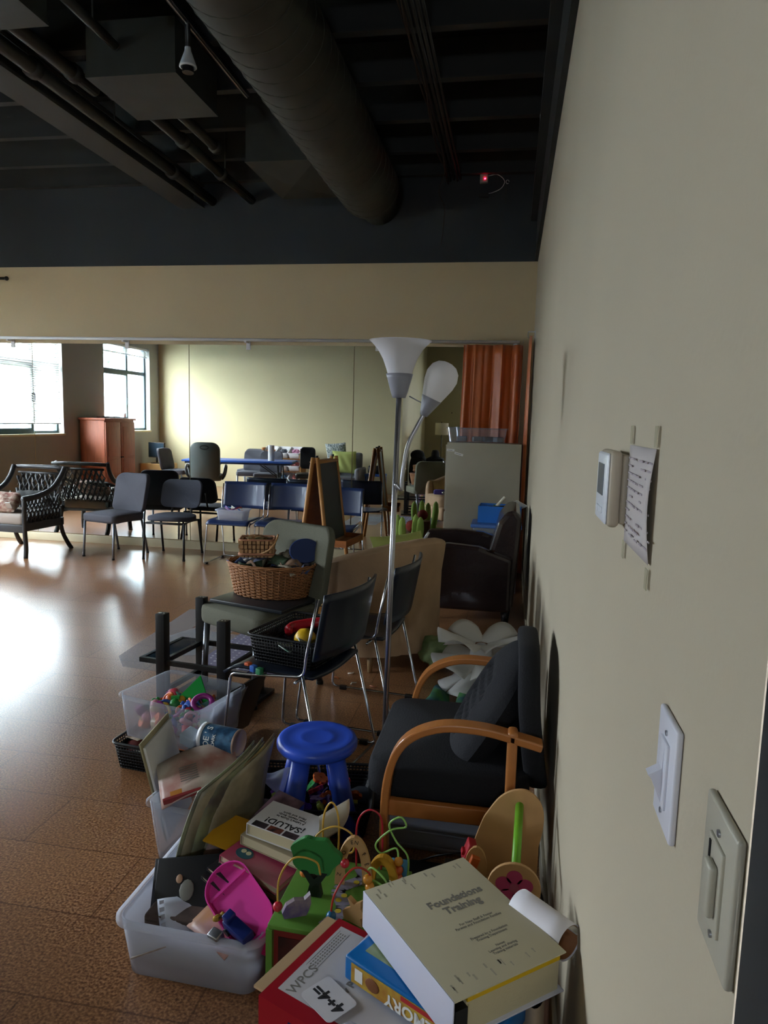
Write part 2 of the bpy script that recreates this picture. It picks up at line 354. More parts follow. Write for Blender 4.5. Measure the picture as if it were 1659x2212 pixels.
def blind(label, y0, y1, ztop, zbot, stackn, hang):
    t = thing('window_blind', label, 'blind', (WL-.05, (y0+y1)/2, ztop))
    MB().box(-.025, .025, y0-(y0+y1)/2, y1-(y0+y1)/2, -.04, 0).build('head_rail', white_plastic, t)
    hw = (y1-y0)/2-.01; m = MB(); z = -.06; k = 0
    while z > (zbot-ztop)+.03:
        a = math.radians(47) if not stackn else math.radians(5); M = T(0, 0, z) @ RY(a)
        m.box(-.0225, .0225, -hw, hw, -.0007, .0007, M=M); z -= (.036 if not stackn else .007)
    s = m.build('slats', slat, t)
    MB().box(-.022, .022, -hw, hw, zbot-ztop, zbot-ztop+.02, bev=.004).build('bottom_rail', white_plastic, t)
    MB().tube([(.03, -hw+.06, -.04), (.032, -hw+.06, hang)], .0015, 5).sph((.032, -hw+.06, hang), (.008, .008, .018)).build('pull_cord', white_plastic, t)
blind('wide white slatted blind lowered over the big left window', W1[0]+.02, W1[1]-.02, 2.84, 1.30, False, -1.6)
blind('white slatted blind gathered up at the top of the window behind the wooden cabinet', W2[0]+.02, W2[1]-.02, 2.84, 2.66, True, -1.45)
# street outside
tag(MB().box(-30, -8.6, -14, 22, -3.3, -3.2).build('street', mat('street', '#8d9090', rough=.9)), 'pale grey street outside the windows', 'street')
hs = thing('house', 'pale house with a grey shingle roof seen through the window behind the wooden cabinet', 'house', (-14, -6, -3.2))
MB().box(-12, 4.5, -9, 0, 0, 6.1).build('house_wall', mat('siding', '#c3d2da', rough=.7, bump=.5, bscale=1.2, stretch=(.3, .3, 12)), hs)
MB().grid(lambda u, v: (-12.4+17.4*u, .45-4*v, 6.0+2.6*v), 2, 2, .12).build('roof', mat('shingles', '#8e9a9f', rough=.9, var=.25, scale=14), hs)
MB().box(1.86, 2.25, .0, .06, 0, 6.1).build('corner_board', mat('house_white', '#e6ecee', rough=.6), hs)
for xx in (-5, -2.2, 1.35, 2.62):
    f = MB().box(xx-.36, xx+.36, 0, .06, 3.4, 4.75).build('window', mat('house_white', '#e6ecee', rough=.6), hs)
    MB().box(xx-.3, xx-.03, .06, .07, 3.5, 4.65).box(xx+.03, xx+.3, .06, .07, 3.5, 4.65).build('pane', mat('house_glass', '#8fa6b0', rough=.15), f)
ob_ = thing('sky_blocking_building', 'plain pale grey building added outside the big window to block sky light', 'building', (-16, 4, -3.2))  # added to cut the sky light that reaches the back wall
MB().box(-3, 0, -9, 14, 0, 5.2).build('block_wall', mat('block_grey', '#8f9a9e', rough=.8, var=.1, scale=1), ob_)
for yy in range(-7, 13, 3):
    for zz in (3.2,): MB().box(0, .05, yy-.7, yy+.7, zz, zz+1.6).build('window', mat('house_glass', '#8fa6b0', rough=.15), ob_)
tr = thing('tree', 'dark leafy tree beside the pale house outside the window', 'tree', (-11.2, -3.4, -3.2))
MB().tube([(0, 0, 0), (.05, .05, 3), (0, .1, 5.2)], .12, 8, rad=[.16, .12, .05]).build('trunk', mat('bark', '#4b4540', rough=.9), tr)
m = MB()
for i in range(420):
    a = random.random()*2*PI; rr = random.random()**.5*.5; z = 6.1+random.random()*2.6; M = T(rr*math.cos(a), rr*math.sin(a), z) @ Euler((random.random()*3, random.random()*3, random.random()*3)).to_matrix().to_4x4()
    m.add([(-.08, 0, 0), (0, -.045, 0), (.1, 0, 0), (0, .045, 0)], [(0, 1, 2, 3)], 0, M)
m.build('leaves', mat('leaf_far', '#40533f', rough=.8), tr)
# mirror wall
mirror_mat = mat('mirror_glass', '#e6eae6', rough=.012, metal=1.)
edges = [-7.55, -5.622, -3.706, -1.847, -.10]
pos = ['leftmost wall mirror panel, behind the lattice armchair', 'second wall mirror panel from the left, behind the grey side chairs', 'wall mirror panel behind the blue chairs and the easel', 'rightmost wall mirror panel, beside and behind the orange curtain']
for i in range(4):
    tag(MB().box(edges[i]+.004, edges[i+1]-.004, YF-.008, YF-.001, .10, 2.274).build('mirror_panel', mirror_mat), pos[i], 'mirror', 'mirror panels along the far wall')
rl = thing('curtain_rail', 'long pale metal rail running above the mirror wall', 'rail', (-3.8, 7.42, 2.325))
MB().tube([(-3.7, 0, 0), (3.66, 0, -.01)], .017, 10).build('rod', mat('rail_grey', '#d6d8dc', rough=.35), rl)
for i in range(6):
    x = -7.3+1.42*i+.02
    MB().box(x+3.8-.022, x+3.8+.022, .085, .098, -.10, -.015).box(x+3.8-.012, x+3.8+.012, -.01, .09, -.035, -.016).build('bracket', white_plastic, rl)
lr = thing('wall_rod', 'dark metal rod end with a round knob high at the far left', 'curtain rod', (-5.77, 7.3, 2.95))
MB().tube([(-1.6, 0, .03), (0, 0, 0)], .014, 8).build('rod', black_metal, lr); MB().sph((.02, 0, 0), .024).build('finial', black_metal, lr)
MB().box(-.3, -.28, 0, .22, -.02, .03).build('bracket', black_metal, lr)
# wall fittings
def outlet(x, label):
    t = thing('wall_outlet', label, 'outlet', (x, YB, .43), group='outlets on the cream wall')
    MB().box(-.036, .036, 0, .006, -.058, .058, bev=.002).build('plate', white_plastic, t)
    for s in (-1, 1): MB().box(-.02, .02, .006, .009, s*.025-.016, s*.025+.016).build('socket', mat('socket_grey', '#8d8f92', rough=.5), t)
outlet(-7.04, 'white wall outlet on the cream wall, the one nearer the window'); outlet(-6.89, 'white wall outlet on the cream wall, the one nearer the blue table')
def plate(label, yc, zc, name, cat, mt, kind):
    t = thing(name, label, cat, (0, yc, zc))
    MB().box(-.007, 0, -.039, .039, -.058, .058, bev=.003).build('wall_plate', mt, t)
    for s in (-1, 1): MB().cyl((0, 0, 0), .003, .0015, 8, M=T(-.007, 0, s*.041) @ RY(-PI/2)).build('screw', steel, t)
    if kind == 'rocker':
        MB().box(-.010, -.005, -.0165, .0165, -.034, .034, bev=.0015).build('switch_frame', mt, t)
        MB().prism([(-.008, -.03), (-.010, -.03), (-.02, -.006), (-.0235, -.002), (-.011, .006), (-.010, .03), (-.008, .03)], .014, M=T(0, -.007, 0) @ Matrix(((1, 0, 0, 0), (0, 0, 1, 0), (0, 1, 0, 0), (0, 0, 0, 1))), smooth=False).build('toggle', mt, t)
    else:
        MB().box(-.0095, -.005, -.018, .018, -.034, .034, bev=.0015).build('switch_frame', mt, t)
        MB().box(-.0155, -.009, -.012, .006, -.022, .02, bev=.003).build('slider', mt, t)
        MB().box(-.0105, -.009, .009, .012, -.03, .03).build('slot', black_plastic, t)
    return t
plate('white toggle light switch plate on the beige wall, farther from the door', .727, 1.155, 'light_switch', 'light switch', mat('switch_white', '#cfd0da', rough=.35), 'rocker')
plate('grey-beige slider dimmer plate on the beige wall, nearest the dark door frame', .541, 1.158, 'dimmer_switch', 'dimmer switch', mat('switch_beige', '#a9a595', rough=.35), 'dimmer')
th = thing('thermostat', 'white wall thermostat with a small screen beside the taped paper', 'thermostat', (0, 1.16, 1.408))
tb = mat('thermostat_body', '#cfd3da', rough=.35); ts = mat('thermostat_side', '#b3a894', rough=.5)
MB().box(-.012, 0, -.058, .058, -.052, .052, bev=.004).build('back_plate', ts, th)
MB().box(-.030, -.012, -.062, .060, -.057, .057, bev=.007).build('housing', ts, th)
MB().box(-.034, -.028, -.058, .056, -.053, .053, bev=.004).build('cover', tb, th)
MB().box(-.0352, -.0335, -.03, .035, -.012, .036).build('display', mat('lcd_grey', '#6f757c', rough=.2), th)
for k in range(3): MB().box(-.036, -.0335, -.03+.022*k, -.016+.022*k, -.04, -.03, bev=.001).build('button', tb, th)
nt = thing('notice_sheet', 'sheet of paper with handwritten notes taped to the beige wall beside the thermostat', 'notice', (0, 1.0, 1.405))
pm = mat('notice_paper', '#b7b0ae', rough=.8, var=.04, scale=5)
MB().grid(lambda u, v: (-.003-.006*math.sin(PI*v)*u, .1-.195*u, .07-.142*v), 6, 8, .0006).build('paper', pm, nt)
for (a, b) in ((.09, .085), (-.09, .085), (.1, -.085), (-.09, -.09)):
    MB().box(-.0045, -.0035, a-.008, a+.008, b-.013, b+.013).build('tape', clear_mat('tape', '#cfc8ae', .5), nt)
m = MB()
for i in range(11):
    y = .085; 
    while y > -.08:
        w_ = random.uniform(.006, .03)
        if random.random() < .7: m.box(-.0098+.004*abs(y)/.1, -.0088+.004*abs(y)/.1, y-w_, y, .052-.0105*i-.0012, .052-.0105*i+.0012)
        y -= w_+.008
m.build('handwriting', mat('purple_ink', '#a1979c', rough=.8), nt)
# orange curtain
cm = mat('orange_satin', '#bf6329', rough=.42, sheen=.3, spec=.6, bump=.2, bscale=14)
def curt(u, v):
    x = -.70+.60*u; f = .5+.5*v
    w_ = .034*math.sin(2*PI*(4.6*u+.55*math.sin(5.1*u+.4)+.16*v*math.sin(7*u+1)))*(.5+.5*f)+.016*math.sin(27*u+2.4*v)+.006*math.sin(55*u)
    return (x-.03*v*(1-u)+.012*math.sin(2*PI*6.5*u+1.2)*f, 7.40+w_, 2.285-2.22*v)
ct = thing('curtain', 'orange satin curtain hanging in folds from the rail beside the mirror', 'curtain', (0, 0, 0))
MB().grid(curt, 150, 24, .002).build('curtain_cloth', cm, ct)
def curt2(u, v):
    y = 7.36-.42*u
    return (-.040+.022*math.sin(2*PI*3.2*u+.5*v)*(.5+.5*v)-.010*v*(1-v)*2, y+.01*math.sin(12*u), 2.325-2.26*v)
MB().grid(curt2, 70, 20, .002).build('return_cloth', cm, ct)
for i in range(9): MB().tube([(-.68+.072*i+.0, 7.42+.013*math.cos(a), 2.322+.02*math.sin(a)) for a in [2*PI*k/10 for k in range(10)]], .0018, 5, closed=True).build('curtain_ring', steel, ct)
bk = thing('curtain_bracket', 'small dark metal hook bracket on the right wall above the curtain corner', 'bracket', (0, 6.98, 2.35))
MB().box(-.004, 0, -.012, .012, -.04, .03).box(-.07, 0, -.004, .004, .01, .018).tube(bend([(-.068, 0, .014), (-.07, 0, -.03), (-.055, 0, -.045)], .01), .004, 6).build('hook', steel, bk)
# ================= CEILING WORKS =================
joist = mat('joist_black', '#30312f', rough=.7)
for i, y in enumerate([2.75, 3.43, 4.11, 4.79, 5.47, 6.15, 6.84, 7.46]):
    m = MB().box(WL, 0, y-.035, y+.035, 3.94, 3.955).box(WL, 0, y-.01, y+.01, 3.955, H-.001)
    struct(m.build('trim_%d' % (10+i), joist))
bmat = mat('beam_grey', '#3d3c38', rough=.7)
b = struct(MB().box(-3.79, -3.52, 2.0, YF-.001, 3.70, 3.725).box(-3.67, -3.64, 2.0, YF-.001, 3.725, 3.92).box(-3.79, -3.52, 2.0, YF-.001, 3.92, 3.938).build('trim_18', bmat))
struct(MB().box(-.09, -.001, .5, YF-.001, 3.5, 3.58).box(-.03, -.001, .5, YF-.001, 3.115, H-.002).build('trim_19', mat('ledge_black', '#1d1f1f', rough=.7)))
pipe_m = mat('pipe_black', '#33342f', rough=.55)
def pipe(x, y0, y1, z, r, label, couple=()):
    t = thing('ceiling_pipe', label, 'pipe', (x, y0, z), group='black pipes under the ceiling')
    MB().tube([(0, 0, 0), (0, y1-y0, 0)], r, 14).build('pipe_run', pipe_m, t)
    for c in couple:
        MB().tube([(0, c-y0-.03, 0), (0, c-y0+.03, 0)], r*1.35, 12).build('coupling', pipe_m, t)
    k = y0+.3
    while k < y1: MB().tube([(0, k-y0, r*.8), (0, k-y0, H-z-.002)], .006, 6).build('hanger_rod', pipe_m, t); k += 1.4
pipe(-3.43, 2.5, YF-.004, 3.77, .05, 'long black ceiling pipe beside the steel beam', (4.6, 6.6))
pipe(-3.20, 3.86, 4.95, 3.77, .045, 'black ceiling pipe ending by the hanging metal box', (4.7,))
pipe(-2.99, 5.1, YF-.004, 3.77, .045, 'black ceiling pipe between the hanging box and the far wall', (5.9, 6.7))
pipe(-2.77, 5.1, 6.12, 3.77, .04, 'short black ceiling pipe stub behind the hanging box', (6.05,))
pipe(-2.72, 3.86, 4.40, 3.77, .028, 'thin black ceiling pipe in front of the hanging box')
duct_m = mat('duct_black', '#3f3e36', rough=.6, var=.15, scale=4)
dt = thing('spiral_duct', 'large round black spiral air duct running along the ceiling', 'duct', (-1.62, 0, 3.69))
m = MB(); prof = []
n = 150
for i in range(n+1):
    y = 1.2+(6.98-1.2)*i/n; prof.append((.285, y))
Mr = RX(-PI/2)
m.lathe([(r, z) for r, z in prof], 40, M=Mr); m.lathe([(.285, 6.98), (.27, 6.995), (1e-4, 7.0)], 40, M=Mr); m.build('duct_body', duct_m, dt)
m = MB(); pts = []
turns = 34
for i in range(turns*20+1):
    a = 2*PI*i/20; y = 1.2+(6.95-1.2)*i/(turns*20); pts.append((.287*math.cos(a), y, .287*math.sin(a)))
m.tube(pts, .0045, 4); m.build('spiral_seam', duct_m, dt)
for yy in (2.6, 5.6): MB().tube([(0, yy, .28), (0, yy, .52)], .008, 6).build('hanger_rod', duct_m, dt)
MB().tube([(0, 6.9, 0), (0, YF+.0-.002, 0)], .2, 20).build('duct_collar', duct_m, dt)
box_m = mat('duct_box', '#343631', rough=.6, var=.12, scale=5)
def hbox(x0, x1, y0, y1, z0, z1, label):
    t = thing('duct_box', label, 'air duct box', ((x0+x1)/2, (y0+y1)/2, z0), group='square black duct boxes')
    a, b = (x1-x0)/2, (y1-y0)/2
    MB().box(-a, a, -b, b, 0, z1-z0).build('box_body', box_m, t)
    MB().box(-a-.006, a+.006, -b-.006, -b, 0, .02).box(-a-.006, a+.006, b, b+.006, 0, .02).box(-a-.006, -a, -b, b, 0, .02).box(a, a+.006, -b, b, 0, .02).build('flange', box_m, t)
    return t
hbox(-2.93, -2.33, 4.42, 5.06, 3.6, 3.93, 'square black duct box hanging beside the round duct, between the pipes')
hbox(-3.37, -2.79, 3.1, 3.83, 3.6, 3.93, 'square dark duct box at the top left corner of the view')
bx = hbox(-2.46, -1.86, 5.95, 6.94, 3.6, 4.2, 'large square black duct box partly hidden behind the round duct')
MB().add([(-.3, -.49, 0), (.3, -.49, 0), (.3, .49, 0), (-.3, .49, 0), (-.05, .0, -.05)], [(0, 4, 1), (1, 4, 2), (2, 4, 3), (3, 4, 0)]).build('pyramid_bottom', box_m, bx)
# track light
tl = thing('track_light', 'black ceiling track carrying two spotlights beside the round duct', 'track light', (-2.18, 4.3, 3.8))
MB().box(-.018, .018, -1.6, .95, 0, .03).build('track_rail', black_metal, tl)
MB().box(-.004, .004, -1.6, .95, -.008, 0).build('track_slot', steel, tl)
lm = mat('lamp_white', '#cfd2d8', rough=.4)
h1 = MB().lathe([(.018, .0), (.02, -.02), (.05, -.10), (.052, -.11), (.044, -.112)], 20, M=T(0, -.02, -.13)).build('lamp_head', lm, tl)
MB().cyl((0, -.02, -.14), .016, .14, 10).build('lamp_stem', steel, tl); MB().cyl((0, -.02, -.27), .034, .03, 14).build('bulb_face', black_plastic, tl)
MB().lathe([(.03, .04), (.062, .0), (.064, -.05), (.05, -.052)], 24, M=T(.0, -.62, -.06) @ RX(.35)).build('lamp_head', black_metal, tl)
MB().cyl((0, 0, 0), .05, .006, 24, M=T(.0, -.62, -.06) @ RX(.35) @ T(0, 0, -.045)).build('lamp_lens', mat('lens_grey', '#9a9c98', rough=.3), tl)
# cables
cb = thing('cable_bundle', 'bundle of dark conduits and cables running under the ceiling right of the round duct', 'cables', (-.85, 4, 3.9))
for k, (dx, dz, r) in enumerate(((-.05, .0, .012), (-.015, .01, .011), (.02, .0, .012), (.05, .012, .009))):
    MB().tube([(dx, -2.0, dz), (dx-.0, 3.5, dz)], r, 8).build('conduit', pipe_m, cb)
cw = mat('cable_brown', '#3a2f28', rough=.7)
for k in range(3):
    pts = [(-.08+.012*math.sin(i*.9+k*2)+.012*k, -2+i*.18, -.02+.022*math.sin(i*.7+k)-.01*k) for i in range(31)]
    MB().tube(smooth_path(pts, 3), .006, 6).build('cable', cw, cb)
MB().tube(smooth_path([(-.06, 3.1, -.03), (-.14, 3.3, -.16), (-.1, 3.44, -.25), (-.1, 3.48, -.4), (-.12, 3.49, -.62)], 5), .004, 5).build('hanging_cable', cw, cb)
sb = thing('sensor_box', 'small white alarm box with a glowing red light high on the black wall', 'sensor', (-.56, YF, 4.11))
sb.location = (-.565, YF-.001, 3.93)
MB().box(-.04, .04, -.05, 0, -.065, .065, bev=.005).build('housing', mat('sensor_white', '#a8aba4', rough=.4), sb)
MB().sph((.01, -.052, -.03), .006).build('indicator_light', mat('red_led', '#ff2040', emit=('#ff1838', 6.)), sb)
MB().tube(smooth_path([(.04, -.03, 0), (.13, -.03, .01), (.2, -.03, -.05), (.17, -.03, -.12), (.08, -.03, -.16), (.02, -.03, -.165)], 6), .0035, 6).build('wire', white_plastic, sb)
MB().tube([(.23+.015*math.cos(a), -.03, -.06+.018*math.sin(a)) for a in [k*.6 for k in range(10)]], .003, 5).build('wire_loop', white_plastic, sb)
MB().box(-.05, .05, -.05, 0, -.2, -.165).box(.215, .225, -.02, 0, -.26, -.07).build('junction_bar', joist, sb)
# ================= CHAIRS =================
navy = mat('navy_shell', '#23345c', rough=.32, var=.04, scale=3, coat=.1)
navy_dark = mat('dark_shell', '#161c28', rough=.3)
def stack_chair(label, loc, rotz, group=None, m=None):
    "sled-base stacking chair, faces local -y"
    m = m or navy
    t = thing('stacking_chair', label, 'chair', loc, rotz, group)
    def seat(u, v):
        x = (u-.5)*.45; y = .19-.42*v; z = .455-.018*math.cos(PI*(u-.5))*(1-v*v)-.035*max(0, v-.8)/.2*1.0*(v-.8)/.2
        return (x*(1-.08*(1-v)), y, z)
    MB().grid(seat, 12, 12, .012).build('seat', m, t)
    def back(u, v):
        a = (u-.5)*2; return (a*.235, .245+.05*v-.045*(a*a)+.0, .545+.275*v+.0)
    MB().grid(back, 14, 8, .011).build('backrest', m, t)
    for s in (-1, 1):
        MB().tube(bend([(s*.236, .225, .80), (s*.236, .175, .56), (s*.236, .165, .475), (s*.225, -.10, .437), (s*.225, -.195, .43), (s*.25, -.235, .014), (s*.25, .27, .014), (s*.236, .16, .475)], .03), .0065, 8).build('side_frame', chrome, t)
        for yy in (-.17, .21): MB().box(s*.25-.012, s*.25+.012, yy-.02, yy+.02, 0, .022, bev=.003).build('glide', black_plastic, t)
    MB().tube([(-.226, -.12, .434), (.226, -.12, .434)], .006, 8).tube([(-.232, .12, .47-.03), (.232, .12, .47-.03)], .006, 8).build('seat_crossbar', chrome, t)
    MB().tube([(-.25, .262, .014), (.25, .262, .014)], .006, 8).build('floor_crossbar', chrome, t)
    return t
def arms_rrect_grid(w, h, r): return rrect(w, h, r, 6)
def pad(w, h, t_, r=.05, ex=3., puff=.35):
    "upholstered rounded slab centred on origin in the xy plane, thickness along z"
    m = MB(); P = rrect(w, h, r, 6); n = len(P); vs = []; fs = []
    lay = [(-.5, .955), (-.42, .985), (-.2, 1), (.2, 1), (.42, .985), (.5, .955)]
    for (z, s) in lay:
        for (x, y) in P:
            vs.append((x-math.copysign(min(abs(x), (1-s)*.5*min(w, h)), x), y-math.copysign(min(abs(y), (1-s)*.5*min(w, h)), y), z*t_))
    for i in range(len(lay)-1):
        for k in range(n): a = i*n+k; b = i*n+(k+1) % n; fs.append((a, b, b+n, a+n))
    c0 = len(vs); vs += [(0, 0, -.5*t_-t_*.04), (0, 0, .5*t_+t_*.10)]
    # inner rings for a soft crown
    r1 = len(vs)
    for sgn, base in ((1, (len(lay)-1)*n), (-1, 0)):
        pass
    for k in range(n):
        fs.append((k, c0, (k+1) % n)); a = (len(lay)-1)*n; fs.append((a+k, a+(k+1) % n, c0+1))
    m.add(vs, fs, 0, None, True); return m
def side_chair(label, loc, rotz, fabric, legm, group=None, seat_w=.46, seat_t=.08, back_h=.42, back_w=.44, ztop=.86, roundr=.06, oval=False, sz=.46, lr=.0125):
    "four-leg upholstered chair facing local -y"
    t = thing('side_chair', label, 'chair', loc, rotz, group)
    if not oval:
        s = pad(seat_w, .46, seat_t, roundr); s.v = [(x, y, z+sz-seat_t/2) for x, y, z in s.v]
    else:
        s = pad(seat_w+.02, .42, .05, .17); s.v = [(x, y, z+sz-.03+.015*(y/.2)**2-.015) for x, y, z in s.v]
    s.build('seat', fabric, t)
    b = pad(back_w, back_h, .06 if not oval else .04, .075)
    b.v = [(x, .235+.10*((y+back_h/2)/back_h)-(z*1.0)-.05*(x/(back_w/2))**2+.02, ztop-back_h/2+y) for x, y, z in b.v]
    b.build('backrest', fabric, t)
    if oval:
        for s_ in (-1, 1): MB().tube(smooth_path([(s_*.11, .12, .425), (s_*.11, .235, .44), (s_*.11, .27, .52), (s_*.11, .30, .62)], 4), .012, 8, flat=.6).build('back_bracket', black_plastic, t)
    for s_ in (-1, 1):
        a = .2 if not oval else .215
        MB().tube([(s_*a, -.2, sz-seat_t+.01), (s_*(a+.005), -.225, .012)], lr, 10).build('leg', legm, t)
        MB().tube([(s_*a, .19, sz-seat_t+.01), (s_*(a+.01), .27, .012)], lr, 10).build('leg', legm, t)
        MB().cyl((s_*(a+.005), -.225, 0), lr*1.2, .018, 10).cyl((s_*(a+.01), .27, 0), lr*1.2, .018, 10).build('foot_cap', black_plastic, t)
    MB().tube([(-.2, -.18, sz-seat_t), (.2, -.18, sz-seat_t), (.2, .19, sz-seat_t), (-.2, .19, sz-seat_t)], .012, 8, closed=True).build('seat_frame', legm, t)
    return t
# the row along the mirror
g_blue = 'navy stacking chairs along the mirror'
stack_chair('navy stacking chair with a plastic tub on its seat, in front of the mirror', (-2.93, 6.93, 0), -.03, g_blue)
stack_chair('navy stacking chair between the chair with the tub and the easel', (-2.43, 6.96, 0), -.05, g_blue)
stack_chair('navy stacking chair standing right of the easel, in front of the mirror', (-1.84, 6.76, 0), .02, g_blue)
grey_fab = mat('grey_fabric', '#55565f', rough=.85, bump=.25, bscale=180)
slate_fab = mat('slate_fabric', '#474b57', rough=.85, bump=.25, bscale=180)
side_chair('grey upholstered side chair with square seat and pale metal legs, beside the lattice armchair', (-4.30, 6.93, 0), -.25, grey_fab, mat('leg_silver', '#8f98a4', rough=.35, metal=.7))
side_chair('dark grey side chair with rounded seat left of the chair with the tub', (-3.69, 7.04, 0), .05, slate_fab, black_metal, oval=True, back_h=.30, ztop=.80, back_w=.45, sz=.46)
# lattice armchair
lat_wood = mat('lattice_wood', '#3f4244', rough=.45, var=.15, scale=10)
def lattice_chair():
    t = thing('lattice_armchair', 'dark wooden armchair with woven lattice back and pale seat cushion at the left edge', 'armchair', (-5.32, 6.82, 0), -.08)
    for s in (-1, 1):
        MB().tube(smooth_path([(s*.31, -.30, .60), (s*.31, -.305, .3), (s*.315, -.30, .12), (s*.32, -.315, .0)], 4), .03, 4, rad=None).build('leg', lat_wood, t)
        MB().tube(smooth_path([(s*.31, .22, .34), (s*.315, .25, .2), (s*.325, .31, .08), (s*.33, .37, 0)], 4), .03, 4).build('leg', lat_wood, t)
        MB().tube(smooth_path([(s*.31, -.32, .61), (s*.31, -.1, .625), (s*.315, .1, .68), (s*.32, .22, .78), (s*.33, .30, .90)], 5), .026, 6, flat=1.2).build('arm', lat_wood, t)
        m = MB(); m.box(s*.31-.018, s*.31+.018, -.3, .26, .28, .36)
        for d in (-1, 1):
            for i in range(-6, 16):
                y0 = -.28+.055*i; p = []
                a, b = (y0, .36), (y0+d*.16, .62)
                lo, hi = -.28, .22
                pts = []
                for k in range(9):
                    f = k/8; y = a[0]+(b[0]-a[0])*f; z = a[1]+(b[1]-a[1])*f
                    if lo <= y <= hi and z < .60+.10*max(0, y): pts.append((s*.31+.004*d*(-1)**k, y, z))
                if len(pts) > 2: m.tube(pts, .012, 4, flat=.4)
        m.build('side_lattice', lat_wood, t)
    def bk(x, z): return .215+.13*((z-.38)/.5)**1.2+.0-.03*(1-(x/.33)**2)*0
    m = MB()
    for d in (-1, 1):
        for i in range(-5, 15):
            x0 = -.30+.062*i; pts = []
            for k in range(13):
                f = k/12; z = .42+.40*f; x = x0+d*.20*f
                if abs(x) < .30: pts.append((x, bk(x, z)+.007*d*(-1)**(k//2+i), z))
            if len(pts) > 2: m.tube(pts, .017, 4, flat=.3)
    m.build('back_lattice', lat_wood, t)
    MB().tube([(-.34, bk(0, .89), .885), (-.15, bk(0, .89)+.012, .893), (.15, bk(0, .89)+.012, .893), (.34, bk(0, .89), .885)], .03, 6, flat=.8).tube([(-.3, bk(0, .83), .825), (.3, bk(0, .83), .825)], .014, 4).build('top_rail', lat_wood, t)
    MB().box(-.3, .3, bk(0, .4)-.02, bk(0, .4)+.015, .36, .42).build('back_rail', lat_wood, t)
    MB().box(-.3, .3, -.315, -.27, .26, .34, bev=.006).build('front_rail', lat_wood, t)
    MB().box(-.3, .3, -.27, .22, .30, .33).build('seat_board', lat_wood, t)
    c = pad(.58, .54, .11, .05); c.v = [(x, y-.03, z+.39) for x, y, z in c.v]; c.build('seat_cushion', mat('cushion_ecru', '#a79d93', rough=.9, bump=.2, bscale=200), t)
    return t
lattice_chair()
def pillow(name, label, w, h, d, M, mt, parent=None, cat='cushion', grp=None, pinch=.12):
    def f(u, v, s):
        a, b = 2*u-1, 2*v-1; e = (1-abs(a)**2.6)*(1-abs(b)**2.6); k = 1-pinch*(a*a)*(1-b*b)*.6-pinch*(b*b)*(1-a*a)*.6
        return Vector((a*w/2*(1-pinch*.5*(1-b*b)*abs(a)**4), b*h/2*(1-pinch*.5*(1-a*a)*abs(b)**4), s*d/2*e**.55+.006*math.sin(9*a+4*b)*e))
    m = MB(); m.grid(lambda u, v: f(u, v, 1), 18, 18); m.grid(lambda u, v: f(1-u, v, -1), 18, 18)
    o = m.build(name, mt, parent); o.matrix_local = M
    if label: tag(o, label, cat, grp)
    return o
floral = mat('floral_fabric', '#c9b8a6', c2='#8a5a50', scale=26, rough=.9)
pillow('floral_cushion', 'floral patterned cushion with a white tag lying on the lattice armchair seat', .44, .3, .16, T(-5.43, 6.66, .545) @ RZ(.1) @ RX(.55), floral)
MB().box(.145, .2, -.01, .0, -.05, .02).build('label_tag', paper, bpy.data.objects['floral_cushion']).location = (0, -.12, .08)
pillow('dark_throw', 'folded dark grey throw on the lattice armchair behind the floral cushion', .34, .2, .06, T(-5.22, 6.82, .62) @ RZ(.15) @ RX(.25), mat('dark_throw', '#3d403e', rough=.95, bump=.3), cat='throw')
# easel
wood_o = mat('orange_wood', '#a5622f', rough=.5, var=.15, scale=5, stretch=(1, 1, 6)); wood_l = mat('honey_wood', '#c08b53', rough=.45, var=.1, scale=5)
board = mat('blackboard', '#3e4343', rough=.55, var=.12, scale=5)
def easel():
    t = thing('easel', 'folding wooden child easel with a blackboard standing in front of the mirror', 'easel', (-1.81, 6.22, 0), math.radians(84))
    # ridge runs along local x; front panel leans toward -y
    top, spread, hw = 1.17, .17, .235
    def panel(s, board_mat, nm):
        for q in (-1, 1):
            MB().tube([(q*hw, s*.02, top), (q*(hw+.015), s*spread, 0)], .019, 4).build('leg', wood_l, t)
        def pz(z): return s*(.02+(spread-.02)*(1-z/top))
        m = MB(); m.add([(-hw, pz(1.13)+s*.004, 1.13), (hw, pz(1.13)+s*.004, 1.13), (hw, pz(.42)+s*.004, .42), (-hw, pz(.42)+s*.004, .42),
                         (-hw, pz(1.13)-s*.006, 1.13), (hw, pz(1.13)-s*.006, 1.13), (hw, pz(.42)-s*.006, .42), (-hw, pz(.42)-s*.006, .42)],
                        [(0, 1, 2, 3), (4, 7, 6, 5), (0, 4, 5, 1), (1, 5, 6, 2), (2, 6, 7, 3), (3, 7, 4, 0)]); m.build(nm, board_mat, t)
        for (z, h) in ((1.13, .035), (.42, .03)): MB().tube([(-hw, pz(z), z), (hw, pz(z), z)], h*.8, 4, flat=.6).build('rail', wood_l, t)
    panel(-1, board, 'blackboard_panel'); panel(1, wood_o, 'wood_panel')
    MB().box(-.24, .24, -.30, -.13, .40, .415).box(-.24, .24, -.30, -.29, .415, .46).box(-.24, -.23, -.29, -.13, .415, .46).box(.23, .24, -.29, -.13, .415, .46).build('tray', wood_o, t)
    MB().cyl((-.2, 0, 1.165), .015, .02, 8).cyl((.2, 0, 1.165), .015, .02, 8).build('hinge', black_metal, t)
easel()
